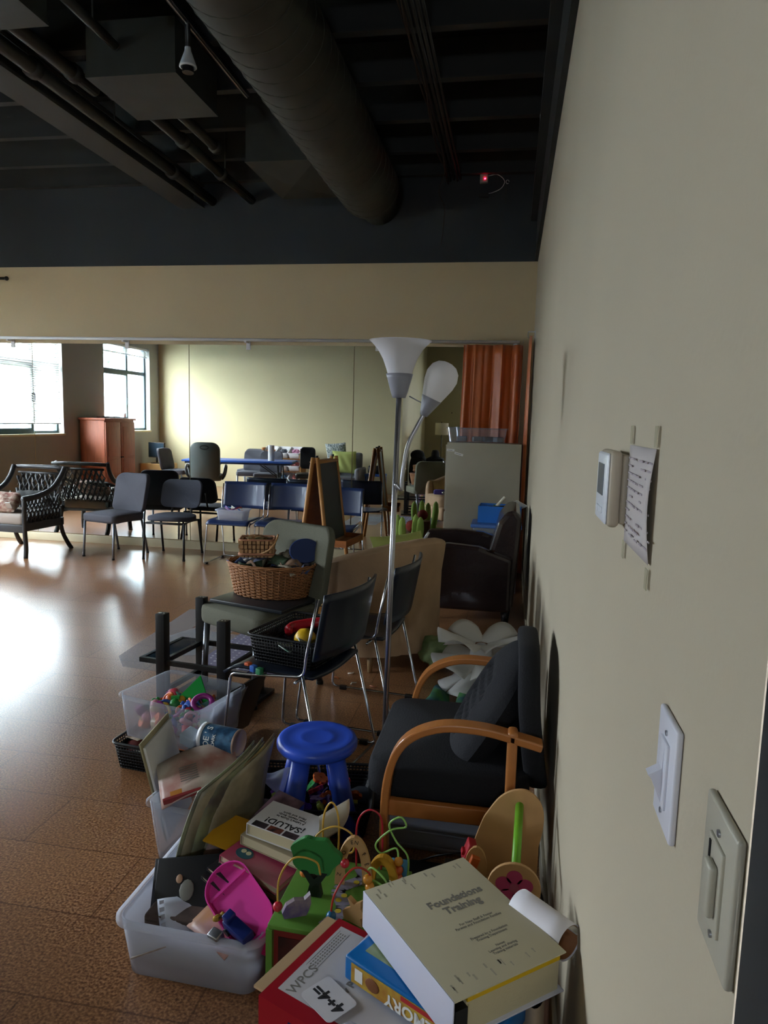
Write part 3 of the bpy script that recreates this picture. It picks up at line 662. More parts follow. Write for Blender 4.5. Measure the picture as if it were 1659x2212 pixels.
# small tub of pencils on chair
def tub(name, label, cat, loc, rotz, w, d, h, mt, rim=.012, taper=.86, th=.0025, group=None, handles=False, lidless=True):
    t = thing(name, label, cat, loc, rotz, group)
    P0 = rrect(w*taper, d*taper, min(w, d)*.1, 5); P1 = rrect(w, d, min(w, d)*.1, 5); n = len(P0); m = MB()
    vs = [(x, y, 0) for x, y in P0]+[(x*(1+0), y, h) for x, y in P1]
    vs += [(x*(1-th*2/w*1.5), y*(1-th*2/d*1.5), h) for x, y in P1]+[(x*.985, y*.985, th) for x, y in P0]
    fs = [tuple(range(n))[::-1], tuple(3*n+k for k in range(n))]
    for k in range(n):
        q = (k+1) % n; fs += [(k, q, n+q, n+k), (n+k, n+q, 2*n+q, 2*n+k), (2*n+k, 2*n+q, 3*n+q, 3*n+k)]
    m.add(vs, fs, 0, None, True); m.build('tub_body', mt, t)
    Pm = rrect(w+rim*2, d+rim*2, min(w, d)*.1+rim, 5); m = MB(); n = len(Pm)
    vs = [(x, y, h-.012) for x, y in Pm]+[(x, y, h) for x, y in Pm]+[(x, y, h+.001) for x, y in P1]+[(x, y, h-.004) for x, y in P1]
    fs = []
    for k in range(n):
        q = (k+1) % n; fs += [(k, q, n+q, n+k), (n+k, n+q, 2*n+q, 2*n+k)]
    m.add(vs, fs, 0, None, True); m.build('tub_rim', mt, t)
    return t
tub('plastic_tub', 'milky plastic tub of pencils and craft bits on a navy chair seat', 'tub', (-2.93, 6.86, .45), .03, .30, .2, .12, frost)
def bits_stuff(name, label, cat, loc, sx, sy, z, n, cols, seed=1, L=.12, grp=None):
    "countable small things: separate sticks"
    rnd = random.Random(seed); proto = {}
    for i in range(n):
        c = cols[i % len(cols)]
        if c not in proto:
            m = MB().tube([(-L/2, 0, 0), (L/2, 0, 0)], .006, 6); o = m.build(name, mat('bit_'+c, '#'+c, rough=.5)); pass; proto[c] = o
        else:
            o = proto[c].copy(); COL.objects.link(o)
        o.location = (loc[0]+rnd.uniform(-sx, sx), loc[1]+rnd.uniform(-sy, sy), loc[2]+rnd.uniform(0, z)); tag(o, (label % COLN[c])+where(o.location, loc, loc[2]+z/2), cat, grp); o.rotation_euler = (rnd.uniform(-.3, .3), rnd.uniform(-.6, .6), rnd.uniform(0, 6.28))
COLN = {'c8382f': 'red', '2b2b33': 'black', '3f6fc0': 'blue', 'e8e2d2': 'white', 'd9a441': 'yellow', '7a4a8a': 'purple', '3f8a4a': 'green', 'd77f3a': 'orange', 'd66a9a': 'pink', '8fc4c8': 'pale blue'}
bits_stuff('pencil', '%s pencil in the tub on the navy chair', 'pencil', (-2.93, 6.86, .52), .09, .05, .07, 16, ['c8382f', '2b2b33', '3f6fc0', 'e8e2d2', '7a4a8a'], 3, .12, 'pencils in the tub')
# ================= CORNER: cabinet, bins =================
cab_m = mat('cabinet_putty', '#a9a392', rough=.55, var=.04, scale=3)
cb_ = thing('storage_cabinet', 'tall putty coloured cabinet with two small paper labels beside the orange curtain', 'cabinet', (-.43, 7.07, 0))
MB().box(-.35, .355, -.17, .2, .02, 1.315, bev=.006).build('body', cab_m, cb_)
MB().box(-.36, -.351, -.16, .19, .66, 1.29, bev=.003).build('door', cab_m, cb_); MB().box(-.36, -.351, -.16, .19, .05, .64, bev=.003).build('door', cab_m, cb_)
for z in (1.12, .82): MB().sph((-.375, -.12, z), .014).build('knob', chrome, cb_)
MB().box(-.33, .33, -.15, .18, 0, .02).build('plinth', black_plastic, cb_)
for (x, z, r, w_) in ((-.315, 1.24, -.05, .075), (-.235, 1.205, -.28, .085)):
    o = MB().box(-w_/2, w_/2, -.172, -.1705, -.011, .011).build('paper_label', paper, cb_); o.location = (x, 0, z); o.rotation_euler = (0, -r, 0)
    MB().box(-w_/2+.01, w_/2-.02, -.1735, -.172, -.002, .001).build('scribble', ink, o)
tub('storage_tub', 'long low milky plastic tub on top of the putty cabinet', 'tub', (-.50, 7.02, 1.317), 0, .56, .26, .14, clearp, taper=.93)
# scrawl inside tub
for i, (x, c) in enumerate(((-.65, '6b6f74'), (-.5, '7d7f86'), (-.4, '5f6670'), (-.3, '8a8d94'))):
    COLN[c] = 'grey'
    o = MB().box(-.05, .05, -.03, .03, 0, .05, bev=.01).build('craft_packet', mat('packet_'+c, '#'+c, rough=.7)); o.location = (x, 7.02, 1.325); o.rotation_euler = (0, 0, .3*i)
    tag(o, ['grey packet at the left end inside the tub on the cabinet', 'pale grey packet left of the middle inside the tub on the cabinet', 'darker packet right of the middle inside the tub on the cabinet', 'light packet at the right end inside the tub on the cabinet'][i], 'packet')
bt = tub('lidded_bin', 'clear plastic bin with a blue lid under the bright blue crate', 'bin', (-.27, 6.5, 0), 0, .42, .34, .58, clearp, taper=.92)
MB().box(-.225, .225, -.185, .185, .583, .615, bev=.008).build('lid', mat('lid_blue', '#4d74b8', rough=.35), bt)
MB().box(-.17, .17, -.13, .13, .01, .5, bev=.02).build('folded_cloth', mat('cloth_greyblue', '#6f7a93', rough=.9, var=.3, scale=9), bt)
cr = thing('blue_crate', 'bright blue open toy crate with a round stud sitting on the lidded bin', 'crate', (-.245, 6.56, .617), -.04)
bl = mat('bright_blue', '#2474cf', rough=.3)
MB().box(-.19, .19, -.13, .13, 0, .006).box(-.19, .19, -.13, -.124, .006, .15).box(-.19, .19, .124, .13, .006, .15).box(-.19, -.184, -.124, .124, .006, .15).box(.184, .19, -.124, .124, .006, .15).build('crate_body', bl, cr)
MB().cyl((0, 0, 0), .042, .012, 24, M=T(.03, -.13, .075) @ RX(PI/2)).build('stud', bl, cr)
for i, (c, x, y, r, lb) in enumerate((('3f8a4a', .04, .0, .4, 'green folder poking out of the blue crate'), ('e8e2d2', -.04, .02, 1.2, 'white tube poking out of the blue crate'), ('2b2b33', .0, -.04, -.3, 'black strap in the blue crate'), ('e8e2d2', .15, .0, -1.0, 'white crumpled bag at the right end of the blue crate'))):
    o = (MB().box(-.09, .09, -.06, .06, 0, .004) if i != 1 else MB().cyl((0, 0, -.08), .014, .2, 10)).build('crate_item', mat('bit_'+c, '#'+c, rough=.5)); tag(o, lb, 'crate item')
    o.location = (-.245+x, 6.56+y, .74+.01*i); o.rotation_euler = (r*.5, r*.35, r)
bx = thing('carton', 'low brown carton behind the leather armchair with crumpled paper on top', 'box', (-.66, 6.45, 0))
MB().box(-.17, .15, -.14, .14, 0, .46, bev=.004).build('carton_body', mat('carton_brown', '#7a5f42', rough=.85), bx)
def crumple(name, label, loc, r, mt, sc=(1, 1, .5), seed=2, cat='paper', parent=None):
    rnd = random.Random(seed); bm = bmesh.new(); bmesh.ops.create_icosphere(bm, subdivisions=3, radius=r)
    for v in bm.verts: k = rnd.uniform(.72, 1.12); v.co = Vector((v.co.x*sc[0]*k, v.co.y*sc[1]*k, v.co.z*sc[2]*k))
    z0 = min(v.co.z for v in bm.verts)
    for v in bm.verts: v.co.z -= z0
    m = MB(); m.bm(bm); m.sm = [False]*len(m.sm); o = m.build(name, mt, parent); o.location = loc
    if label: tag(o, label, cat)
    return o
crumple('crumpled_paper', 'crumpled white paper on the carton behind the leather armchair', (-.62, 6.42, .461), .09, paper, (1.2, .9, .45))
# green finger seat
gf = mat('lime_plush', '#a9c965', rough=.85, bump=.2, bscale=200); gred = mat('plush_red', '#8e3126', rough=.8)
fs_ = thing('plush_finger_toy', 'lime green plush toy with four upright fingers behind the tan armchair', 'plush toy', (-1.11, 6.87, 0), .2)
for i, (x, y, z) in enumerate(((-1.24, 6.9, .59), (-1.17, 6.74, .575), (-1.07, 6.98, .58), (-1.0, 6.8, .58))):
    q = Vector((x+1.11, y-6.87, 0)); q = RZ(-.2) @ q
    MB().tube([(q.x*.75, q.y*.75, .26), (q.x*.9, q.y*.9, .36), (q.x, q.y, .48), (q.x, q.y, .56), (q.x, q.y, .59)], .03, 14, rad=[.03, .036, .036, .028, .008]).build('finger', gf, fs_)
MB().box(-.15, .15, -.14, .14, .0, .25, bev=.03).build('base', gred, fs_)
MB().box(-.16, .16, -.15, .15, .25, .28, bev=.012).build('palm', gf, fs_)
tag(MB().sph((0, 0, 0), .06, 18).build('red_ball', gred), 'dark red ball resting beside the lime plush fingers', 'ball').location = (-1.12, 7.06, .46)
tag(MB().box(-.09, .09, -.07, .07, 0, .398, bev=.006).build('small_box', mat('carton_brown', '#7a5f42')), 'small brown box holding up the dark red ball behind the plush toy', 'box').location = (-1.12, 7.09, 0)
# leather armchair (faces -x)
lea = mat('dark_leather', '#241a19', rough=.22, bump=.12, bscale=45, coat=.25)
la = thing('leather_armchair', 'dark brown glossy leather club armchair backed against the right wall', 'armchair', (-.49, 5.63, 0), -PI/2)
for s in (-1, 1):
    def armf(u, v, s=s):
        a = -PI/2-.4+(2*PI)*u; return (0, 0, 0)
    pr = [(-.39, .12), (-.39, .50), (-.34, .60), (-.1, .615), (.12, .60), (.36, .52), (.36, .12)]
    m = MB(); m.prism(pr, .11, M=T(s*.375-.055, 0, 0) @ Matrix(((0, 0, 1, 0), (1, 0, 0, 0), (0, 1, 0, 0), (0, 0, 0, 1))))
    m.build('arm', lea, la, bevel=.025)
m = MB().box(-.32, .32, -.36, .2, .12, .34, bev=.03); m.build('seat_base', lea, la)
c = pad(.60, .58, .13, .06); c.v = [(x, y-.06, z+.40) for x, y, z in c.v]; c.build('seat_cushion', lea, la)
def bkf(u, v):
    a = 2*PI*v; y = .27+.13*u; z = .30+.57*u; th = .085*(1-.15*u)
    return ((0, 0, 0))
m = MB(); n = 10
prof = [(.16, .3), (.19, .55), (.25, .78), (.31, .865), (.38, .875), (.42, .82), (.41, .6), (.38, .12), (.2, .12)]
m.prism(prof, .74, M=T(-.37, 0, 0) @ Matrix(((0, 0, 1, 0), (1, 0, 0, 0), (0, 1, 0, 0), (0, 0, 0, 1)))); m.build('backrest', lea, la, bevel=.035)
for sx in (-1, 1):
    for y in (-.34, .33): MB().tube([(sx*.33, y, .125), (sx*.33, y, 0)], .03, 4, rad=[.036, .022]).build('leg', black_plastic, la)
# tan slipcovered tub chair
tan = mat('tan_slipcover', '#b09273', rough=.85, bump=.15, bscale=60, var=.12, scale=5)
tc = thing('tub_armchair', 'tan slipcovered tub armchair with its rounded back to the camera', 'armchair', (-1.0, 4.46, 0), -2.2)
def tubf(u, v):
    a = -PI*.12+(PI*1.24)*u   # from right arm round the back to left arm
    top = .60+.17*math.sin(max(0, min(1, (u-.08)/.84))*PI)**.9
    z = .10+(top-.10)*v; r = .40+.055*v+.03*(1-v)**3+(.009*math.sin(9*a+1.3*v)+.006*math.sin(23*a+3*math.sin(5*a)))*(1-v)**1.3+.004*math.sin(13*a+9*v)
    return (r*math.cos(a)*1.02, r*math.sin(a)*1.0-.02, z)
m = MB(); m.grid(tubf, 80, 14, .0)
def tubin(u, v):
    x, y, z = tubf(1-u, 1-v); a = math.atan2(y, x); r = math.hypot(x, y)-.10-.02*(1-v); top = tubf(1-u, 1)[2]
    z = top-(top-.38)*v
    return (r*math.cos(a), r*math.sin(a), z)
m.grid(tubin, 80, 8)
def tuprim(u, v):
    x, y, z = tubf(u, 1); a = math.atan2(y, x); R = math.hypot(x, y); k = PI*v
    return ((R-.05*(1-math.cos(k)))*math.cos(a), (R-.05*(1-math.cos(k)))*math.sin(a), z+.03*math.sin(k))
m.grid(tuprim, 80, 6)
m.build('slipcover_shell', tan, tc)
for a in (-PI*.12, PI*1.12):
    MB().sph((.405*math.cos(a), .405*math.sin(a)-.02, .36), (.055, .06, .26), 16, ex=.6).build('arm_front', tan, tc)
c = pad(.56, .56, .16, .12); c.v = [(x, y-.06, z+.36) for x, y, z in c.v]; c.build('seat_cushion', tan, tc)
MB().box(-.33, .33, -.36, .1, .1, .29, bev=.04).build('skirt_front', tan, tc)
for (x, y) in ((-.27, .26), (.27, .26), (-.28, -.28), (.28, -.28)): MB().tube([(x, y, .13), (x*1.05, y*1.05, 0)], .02, 8, rad=[.024, .013]).build('leg', mat('pale_leg', '#8f7350', rough=.5), tc)
lime_c = mat('lime_cotton', '#b6c372', rough=.85, bump=.12, bscale=50)
pillow('lime_cushion', 'lime green cushion resting inside the tan tub armchair and showing over its back', .46, .42, .15, T(-.80, 4.40, .60) @ RZ(.94) @ RX(1.15), lime_c)
tag(MB().box(-.08, .08, -.06, .06, 0, .07, bev=.02).build('purple_pouch', mat('purple_cloth', '#4a3a8c', rough=.7)), 'purple cloth pouch on the seat of the tan tub armchair', 'pouch').location = (-1.17, 4.66, .46)
# navy chairs near
stack_chair('dark stacking chair holding the black basket of toys, beside the lamp pole', (-1.05, 2.93, 0), math.radians(-104), 'dark stacking chairs by the lamp', navy_dark)
stack_chair('dark stacking chair holding books, in front of the tan tub armchair', (-.90, 3.50, 0), math.radians(-97), 'dark stacking chairs by the lamp', navy_dark)
# green chair
green_fab = mat('sage_fabric', '#666657', rough=.9, bump=.3, bscale=160)
gc = side_chair('wide sage green upholstered chair carrying a black board and a wicker basket', (-1.50, 3.68, 0), math.radians(-28), green_fab, mat('leg_steel', '#75797f', rough=.35, metal=.8), seat_w=.52, seat_t=.10, back_h=.50, back_w=.54, ztop=.90, roundr=.07, sz=.48, lr=.0175)
# arm chair with bent wood arms (faces -x)
bw = mat('bent_beech', '#b5733c', rough=.35, var=.08, scale=5, coat=.2); blk_fab = mat('black_fabric', '#131419', rough=.9, bump=.25, bscale=170)
ac = thing('wooden_arm_chair', 'black fabric armchair with bent orange-brown wooden arms against the right wall', 'armchair', (-.30, 2.33, 0), math.radians(-90))
for s in (-1, 1):
    x = s*.305
    P = smooth_path([(x, -.19, 0.0), (x, -.20, .2), (x, -.195, .42), (x, -.15, .545), (x, -.05, .605), (x, .08, .612), (x, .2, .59), (x, .255, .578)], 6)
    m = MB()
    vs = []; fs = []; n = len(P)
    for i, p in enumerate(P):
        tg = (P[min(i+1, n-1)]-P[max(i-1, 0)]).normalized(); nr = Vector((0, -tg.z, tg.y))
        for (a, b) in ((-.026, -.012), (.026, -.012), (.026, .012), (-.026, .012)): vs.append(p+Vector((a, 0, 0))+nr*b)
    for i in range(n-1):
        for k in range(4): fs.append((i*4+k, i*4+(k+1) % 4, (i+1)*4+(k+1) % 4, (i+1)*4+k))
    fs += [(3, 2, 1, 0), (n*4-4, n*4-3, n*4-2, n*4-1)]
    m.add(vs, fs); m.build('bent_arm', bw, ac, bevel=.005)
    MB().box(x-.026, x+.026, .155, .185, 0, .62, bev=.01).build('rear_post', bw, ac)
    MB().box(x-.02 if s > 0 else x-.005, x+.005 if s > 0 else x+.02, -.19, .17, .31, .36, bev=.003).build('side_rail', bw, ac)
MB().box(-.28, .28, -.2, -.17, .3, .355, bev=.004).build('front_rail', bw, ac)
c = pad(.56, .50, .11, .06); c.v = [(x, y-.02, z+.40) for x, y, z in c.v]; c.build('seat_cushion', blk_fab, ac)
c = pad(.50, .46, .065, .16); c.v = [(x, .262-z-.05*math.sin((y+.25)*3.5)+.0, .585+y) for x, y, z in c.v]; c.build('backrest', blk_fab, ac)
MB().tube(smooth_path([(-.25, -.2, .40), (-.3, -.24, .34), (-.26, -.25, .28), (-.29, -.24, .2)], 5), .005, 6).tube(smooth_path([(-.30, .22, .38), (-.34, .23, .36), (-.31, .23, .31)], 5), .005, 6).build('tie_strap', black_plastic, ac)
def tuft(u, v, s):
    a, b = 2*u-1, 2*v-1; e = max(0, 1-abs(a)**3)*max(0, 1-abs(b)**3); q = 0
    for i in range(-2, 3):
        for j in range(-2, 3):
            d2 = (a-.2*i-.1*(j % 2))**2+(b-.2*j)**2; q += math.exp(-d2*150)
    return (a*.235*(1-.25*abs(b)**3), b*.24*(1-.25*abs(a)**3), s*(.075*e**.6-(.034*q if s > 0 else 0)))
m = MB(); m.grid(lambda u, v: tuft(u, v, 1), 48, 48); m.grid(lambda u, v: tuft(1-u, v, -1), 16, 16)
o = m.build('tufted_cushion', blk_fab); o.matrix_world = T(-.20, 2.34, .565) @ RZ(-PI/2) @ RX(1.05) @ RY(.0); tag(o, 'round black tufted cushion leaning against the back of the wooden-armed chair', 'cushion')
# floor lamp
lp = thing('floor_lamp', 'tall silver floor lamp with a white bowl shade and a smaller side lamp', 'lamp', (-.625, 2.72, 0))
lpm = mat('lamp_silver', '#a5a6ab', rough=.3, metal=.9); cup = mat('lamp_cup_grey', '#8d8f9a', rough=.4); shade = trans_mat('lamp_shade_white', '#f6f6fa', .5, .35)
L0 = Vector((0, 0, 0))
MB().tube([(0, 0, .02), (.018, -.06, .8), (.04, -.12, 1.60)], .0105, 12, rad=[.011, .011, .010]).build('pole', lpm, lp)
MB().lathe([(1e-4, .03), (.1, .028), (.135, .012), (.14, 0), (1e-4, 0)], 32).build('base', mat('lamp_base', '#3c3f44', rough=.5), lp)
MB().lathe([(1e-4, -.02), (.024, -.02), (.031, .0), (.045, .05), (.05, .065), (.046, .066)], 24, M=T(.04, -.12, 1.605)).build('shade_cup', cup, lp)
MB().lathe([(.043, .0), (.049, .02), (.062, .055), (.082, .09), (.108, .117), (.114, .120), (.106, .116), (.08, .087), (.059, .052), (.045, .02), (.041, .0)], 36, M=T(.04, -.12, 1.668)).build('lamp_shade', shade, lp)
MB().tube([(.04, -.12, 1.65), (.0, -.14, 1.65)], .003, 6).build('switch_key', lpm, lp)
ap = smooth_path([(.032, -.1, 1.27), (.055, -.1, 1.25), (.058, -.1, 1.30), (.075, -.1, 1.41), (.105, -.1, 1.478), (.131, -.1, 1.528)], 6)
MB().tube(ap, .008, 8).build('side_arm', lpm, lp)
Ms = T(.131, -.1, 1.528) @ RY(math.radians(24))
MB().lathe([(1e-4, -.005), (.014, -.005), (.02, .012), (.036, .058), (.039, .064)], 20, M=Ms).build('side_cup', cup, lp)
MB().lathe([(.036, .06), (.043, .08), (.056, .12), (.06, .150), (.052, .178), (.035, .196), (.015, .203), (1e-4, .204)], 28, M=Ms).build('side_shade', shade, lp)
MB().tube([(.12, -.1, 1.57), (.075, -.1, 1.592)], .0025, 6).build('side_switch_key', lpm, lp)
# ================= THINGS SEEN IN THE MIRROR (rear and window side of the room) =================
cherry = mat('cherry_wood', '#a85a3c', rough=.45, var=.18, scale=4, stretch=(6, 6, 1))
am = thing('armoire', 'tall reddish wooden cabinet with two doors between the windows', 'cabinet', (-7.42, 2.98, 0))
MB().box(-.24, .23, -.5, .5, .04, 1.38, bev=.004).box(-.26, .26, -.53, .53, 1.38, 1.42, bev=.006).box(-.24, .22, -.48, .48, 0, .04).build('carcass', cherry, am)
for s in (-1, 1):
    d = MB().box(.23, .25, s*.25-.24, s*.25+.24, .08, 1.35, bev=.003).box(.25, .256, s*.25-.18, s*.25+.18, .16, .68, bev=.003).box(.25, .256, s*.25-.18, s*.25+.18, .74, 1.27, bev=.003).build('door', cherry, am)
    MB().sph((.268, s*.03, .72), .014).build('knob', black_metal, d)
tag(MB().box(-.16, .2, -.2, .22, 0, .018, bev=.004).box(-.1, .12, -.1, .12, .018, .03, bev=.004).build('flat_tray', mat('tray_dark', '#4a3c36', rough=.5)), 'flat dark tray lying on top of the reddish wooden cabinet', 'tray').location = (-7.4, 2.9, 1.421)
tag(MB().box(-.02, .02, -.01, .01, 0, .09, bev=.003).build('small_bottle', white_plastic), 'small white bottle standing on the reddish wooden cabinet', 'bottle').location = (-7.3, 2.6, 1.421)
maple = mat('maple_wood', '#c9a56b', rough=.5, var=.1, scale=4)
dr = thing('drawer_chest', 'low pale wooden drawer chest in the corner under the monitor', 'chest', (-7.37, 1.1, 0))
MB().box(-.3, .22, -.3, .3, 0, .50, bev=.004).build('carcass', maple, dr)
for k in range(2):
    d = MB().box(.22, .238, -.28, .28, .04+.23*k, .25+.23*k, bev=.003).build('drawer', maple, dr); MB().box(.238, .25, -.04, .04, .15+.23*k, .165+.23*k, bev=.003).build('handle', black_metal, d)
tv = thing('monitor', 'black flat monitor on a stand on top of the pale drawer chest', 'monitor', (-7.40, 1.2, .502), math.radians(15))
MB().box(-.21, .21, -.02, .02, .12, .43, bev=.005).build('casing', black_plastic, tv); MB().box(-.195, .195, .02, .022, .14, .415).build('screen', mat('screen', '#2b3a45', rough=.12), tv)
MB().tube([(0, 0, .14), (0, 0, .015)], .02, 8).build('neck', black_plastic, tv); MB().cyl((0, 0, 0), .12, .012, 24).build('foot', black_plastic, tv)
silver_leg = MATS['leg_silver']
g = 'grey side chairs around the blue table'
def sc(label, x, y, r, z=.86): return side_chair(label, (x, y, 0), r, grey_fab, silver_leg, g, ztop=z)
sc('grey side chair at the window end of the blue folding table, turned sideways', -6.55, 2.0, math.radians(95))
sc('grey side chair behind the blue folding table next to the office chair', -5.15, 1.75, math.radians(178))
sc('grey side chair nearest the cream wall behind the blue folding table', -5.35, 1.2, math.radians(180))
sc('grey side chair behind the blue folding table near the paper towel roll', -4.7, 2.05, math.radians(176))
ft = thing('folding_table', 'long blue folding table with dark metal legs', 'table', (-4.98, 2.70, 0), math.radians(-9))
bt_ = mat('table_blue', '#2f5fb8', rough=.4)
MB().box(-.98, .98, -.36, .36, .70, .735, bev=.012).build('tabletop', bt_, ft)
MB().box(-.93, .93, -.32, .32, .67, .70).build('table_apron', mat('table_under', '#2a3550', rough=.6), ft)
for s in (-1, 1):
    for q in (-.28, .28): MB().tube([(s*.72, q, .67), (s*.74, q, 0)], .014, 8).build('leg', black_metal, ft)
    MB().tube([(s*.735, -.28, .12), (s*.735, .28, .12)], .01, 8).tube([(s*.73, -.1, .4), (s*.35, -.1, .67)], .009, 8).tube([(s*.73, .1, .4), (s*.35, .1, .67)], .009, 8).build('brace', black_metal, ft)
tw = thing('paper_towel_roll', 'white paper towel roll standing on the blue folding table', 'paper towel', (-4.40, 2.72, .736))
MB().cyl((0, 0, 0), .055, .28, 24).build('paper_roll', paper, tw); MB().cyl((0, 0, .2801), .018, .001, 12).build('core', mat('carton_brown', '#7a5f42'), tw)
oc = thing('office_chair', 'high-backed sage green office chair with loop armrests at the blue table', 'office chair', (-5.28, 3.52, 0), math.radians(-18))
of = mat('office_green', '#565f5e', rough=.45)
c = pad(.50, .64, .09, .14); c.v = [(x, .25-z+.08*(y+.3)-.05*(x/.25)**2, .75+y) for x, y, z in c.v]; c.build('backrest', of, oc)
MB().tube([(.07*math.cos(a), .25+.08*.6+.055, .985+.03*math.sin(a)) for a in [k*PI/6 for k in range(12)]], .008, 6, closed=True).build('back_grip', black_plastic, oc)
c = pad(.52, .50, .10, .1); c.v = [(x, y, z+.47) for x, y, z in c.v]; c.build('seat', of, oc)
for s in (-1, 1): MB().tube(smooth_path([(s*.25, .2, .46), (s*.31, .22, .56), (s*.32, .12, .66), (s*.32, -.1, .67), (s*.32, -.2, .62), (s*.30, -.14, .5), (s*.26, -.05, .43)], 6), .019, 8).build('armrest', black_plastic, oc)
MB().tube([(0, 0, .42), (0, 0, .1)], .03, 10).build('gas_post', chrome, oc)
for k in range(5):
    a = 2*PI*k/5; MB().tube([(0, 0, .11), (.28*math.cos(a), .28*math.sin(a), .07)], .02, 6, rad=[.026, .014]).build('base_arm', black_plastic, oc); MB().sph((.28*math.cos(a), .28*math.sin(a), .03), (.028, .028, .03)).build('caster', black_plastic, oc)
# shelf with bins
sh = thing('bin_shelf', 'wooden toy shelf holding rows of tilted white bins against the cream wall', 'shelf', (-4.75, .88, 0))
ow = mat('shelf_wood', '#b98247', rough=.5, var=.08, scale=5)
for s in (-1, 1): MB().box(s*.405-.012, s*.405+.012, -.16, .2, 0, .90 if True else 0, bev=.003).build('side_panel', ow, sh)
MB().box(-.393, .393, -.16, -.15, .05, .9).build('back_panel', ow, sh)
for k in range(3): MB().tube([(-.393, .15, .16+.26*k), (.393, .15, .16+.26*k)], .01, 8).tube([(-.393, -.1, .26+.26*k), (.393, -.1, .26+.26*k)], .01, 8).build('shelf_rail', ow, sh)
binm = mat('bin_white', '#e3e1e4', rough=.4)
stuffc = ['d9823a', '3a3d4a', 'b07a96', '8a5a4a', '6a8a5a', '7a3a3a', 'b0a090', '5a7a9a', '9a5a5a']
names = ['orange toys', 'black toys', 'pink toys', 'brown toys', 'green toys', 'dark red toys', 'beige toys', 'blue toys', 'red toys']
proto = None
for r in range(3):
    for c_ in range(3):
        k = (2-r)*3+c_; lx = -4.75+.26*(c_-1)
        lab = 'white bin of %s, %s row and %s column of the wooden shelf' % (names[k], ['bottom', 'middle', 'top'][r], ['left', 'middle', 'right'][c_])
        if proto is None:
            proto = tub('toy_bin', lab, 'bin', (lx, .9, .20+.26*r), 0, .24, .28, .16, binm, rim=.01, group='white bins on the wooden shelf'); proto.rotation_euler = (-.45, 0, 0); b_ = proto
        else: b_ = dup(proto, (lx, .9, .20+.26*r), label=lab, rot=(-.45, 0, 0))
        o = crumple('toy_heap', 'heap of %s in the shelf bin' % names[k], (lx, .91, .235+.26*r), .085, mat('heap_'+stuffc[k], '#'+stuffc[k], rough=.6), (1, 1.1, .75), seed=k, cat='toys'); o.rotation_euler = (-.45, 0, 0); o['kind'] = 'stuff'
# black chair, grey armchair with pillows, bag
bo = side_chair('small black chair between the toy shelf and the grey armchair', (-4.02, 1.7, 0), math.radians(165), black_plastic, black_metal, None, ztop=.95, back_w=.3)
ga = thing('grey_armchair', 'grey armchair with a patterned and a lime cushion against the cream wall', 'armchair', (-3.42, 1.35, 0), math.radians(180))
gaf = mat('armchair_grey', '#7d7f85', rough=.85)
MB().box(-.34, .34, -.34, .3, .18, .42, bev=.04).build('seat', gaf, ga); MB().box(-.34, .34, .22, .4, .18, .86, bev=.05).build('backrest', gaf, ga)
for s in (-1, 1): MB().box(s*.37-.05, s*.37+.05, -.34, .36, .18, .58, bev=.04).build('arm', gaf, ga)
for (x, y) in ((-.3, -.28), (.3, -.28), (-.3, .3), (.3, .3)): MB().tube([(x, y, .19), (x, y, 0)], .02, 8).build('leg', black_plastic, ga)
pillow('lime_cushion', 'lime green satin cushion standing on the grey armchair by the cream wall', .48, .46, .15, T(-3.35, 1.42, .68) @ RX(PI/2-.25), MATS['lime_cotton'])
pillow('patterned_cushion', 'white and dark patterned cushion propped behind the lime cushion on the grey armchair', .42, .42, .14, T(-3.56, 1.24, .84) @ RX(PI/2-.2) @ RZ(.1), mat('speckle_fabric', '#c9cfcb', c2='#59646a', scale=40, rough=.9))
stl = thing('blue_step_stool', 'small blue step stool with a black bag on it beside the grey armchair', 'stool', (-2.76, 1.25, 0))
MB().box(-.2, .2, -.15, .15, .42, .47, bev=.01).build('seat', bt_, stl)
for (x, y) in ((-.17, -.12), (.17, -.12), (-.17, .12), (.17, .12)): MB().tube([(x, y, .43), (x*1.05, y*1.05, 0)], .02, 6).build('leg', bt_, stl)
bg_ = thing('black_bag', 'black handbag standing on the small blue stool', 'bag', (-2.76, 1.25, .471))
MB().box(-.15, .15, -.08, .08, 0, .16, bev=.04).build('bag_body', black_plastic, bg_); MB().tube(smooth_path([(-.08, 0, .15), (-.06, 0, .22), (.06, 0, .22), (.08, 0, .15)], 5), .008, 6).build('handle', black_plastic, bg_)
# alcove behind the camera side
al = thing('drum_lamp', 'floor lamp with a cream drum shade in the dim alcove', 'lamp', (-1.76, -1.5, 0))
MB().lathe([(.15, 0), (.15, .27)], 28, M=T(0, 0, 1.22)).lathe([(.147, .27), (.147, 0)], 28, M=T(0, 0, 1.22)).build('drum_shade', trans_mat('drum_cream', '#d9d2b4', .3), al)
MB().tube([(0, 0, .01), (0, 0, 1.4)], .01, 8).tube([(-.148, 0, 1.42), (.148, 0, 1.42)], .003, 5).build('pole', black_metal, al); MB().cyl((0, 0, 0), .13, .02, 24).build('base', black_metal, al)
ch = thing('coat_heap', 'heap of black coats against the wall at the edge of the alcove', 'coats', (-2.15, -.5, 0))
o = MB().sph((0, 0, .42), (.2, .25, .42), 20, ex=.8).sph((-.02, .02, .78), (.16, .2, .12), 16).build('coats', mat('coat_black', '#131417', rough=.95, bump=.6, bscale=9), ch); o['kind'] = 'stuff'
h = thing('black_hat', 'black hat on top of things in the alcove behind the green chair', 'hat', (-1.75, -.4, .0))
h.location = (-1.78, -.45, .74); MB().lathe([(1e-4, .17), (.06, .165), (.085, .1), (.09, .03), (.15, .0), (.15, -.006), (.09, .0)], 24).build('hat_shell', MATS['coat_black'], h)
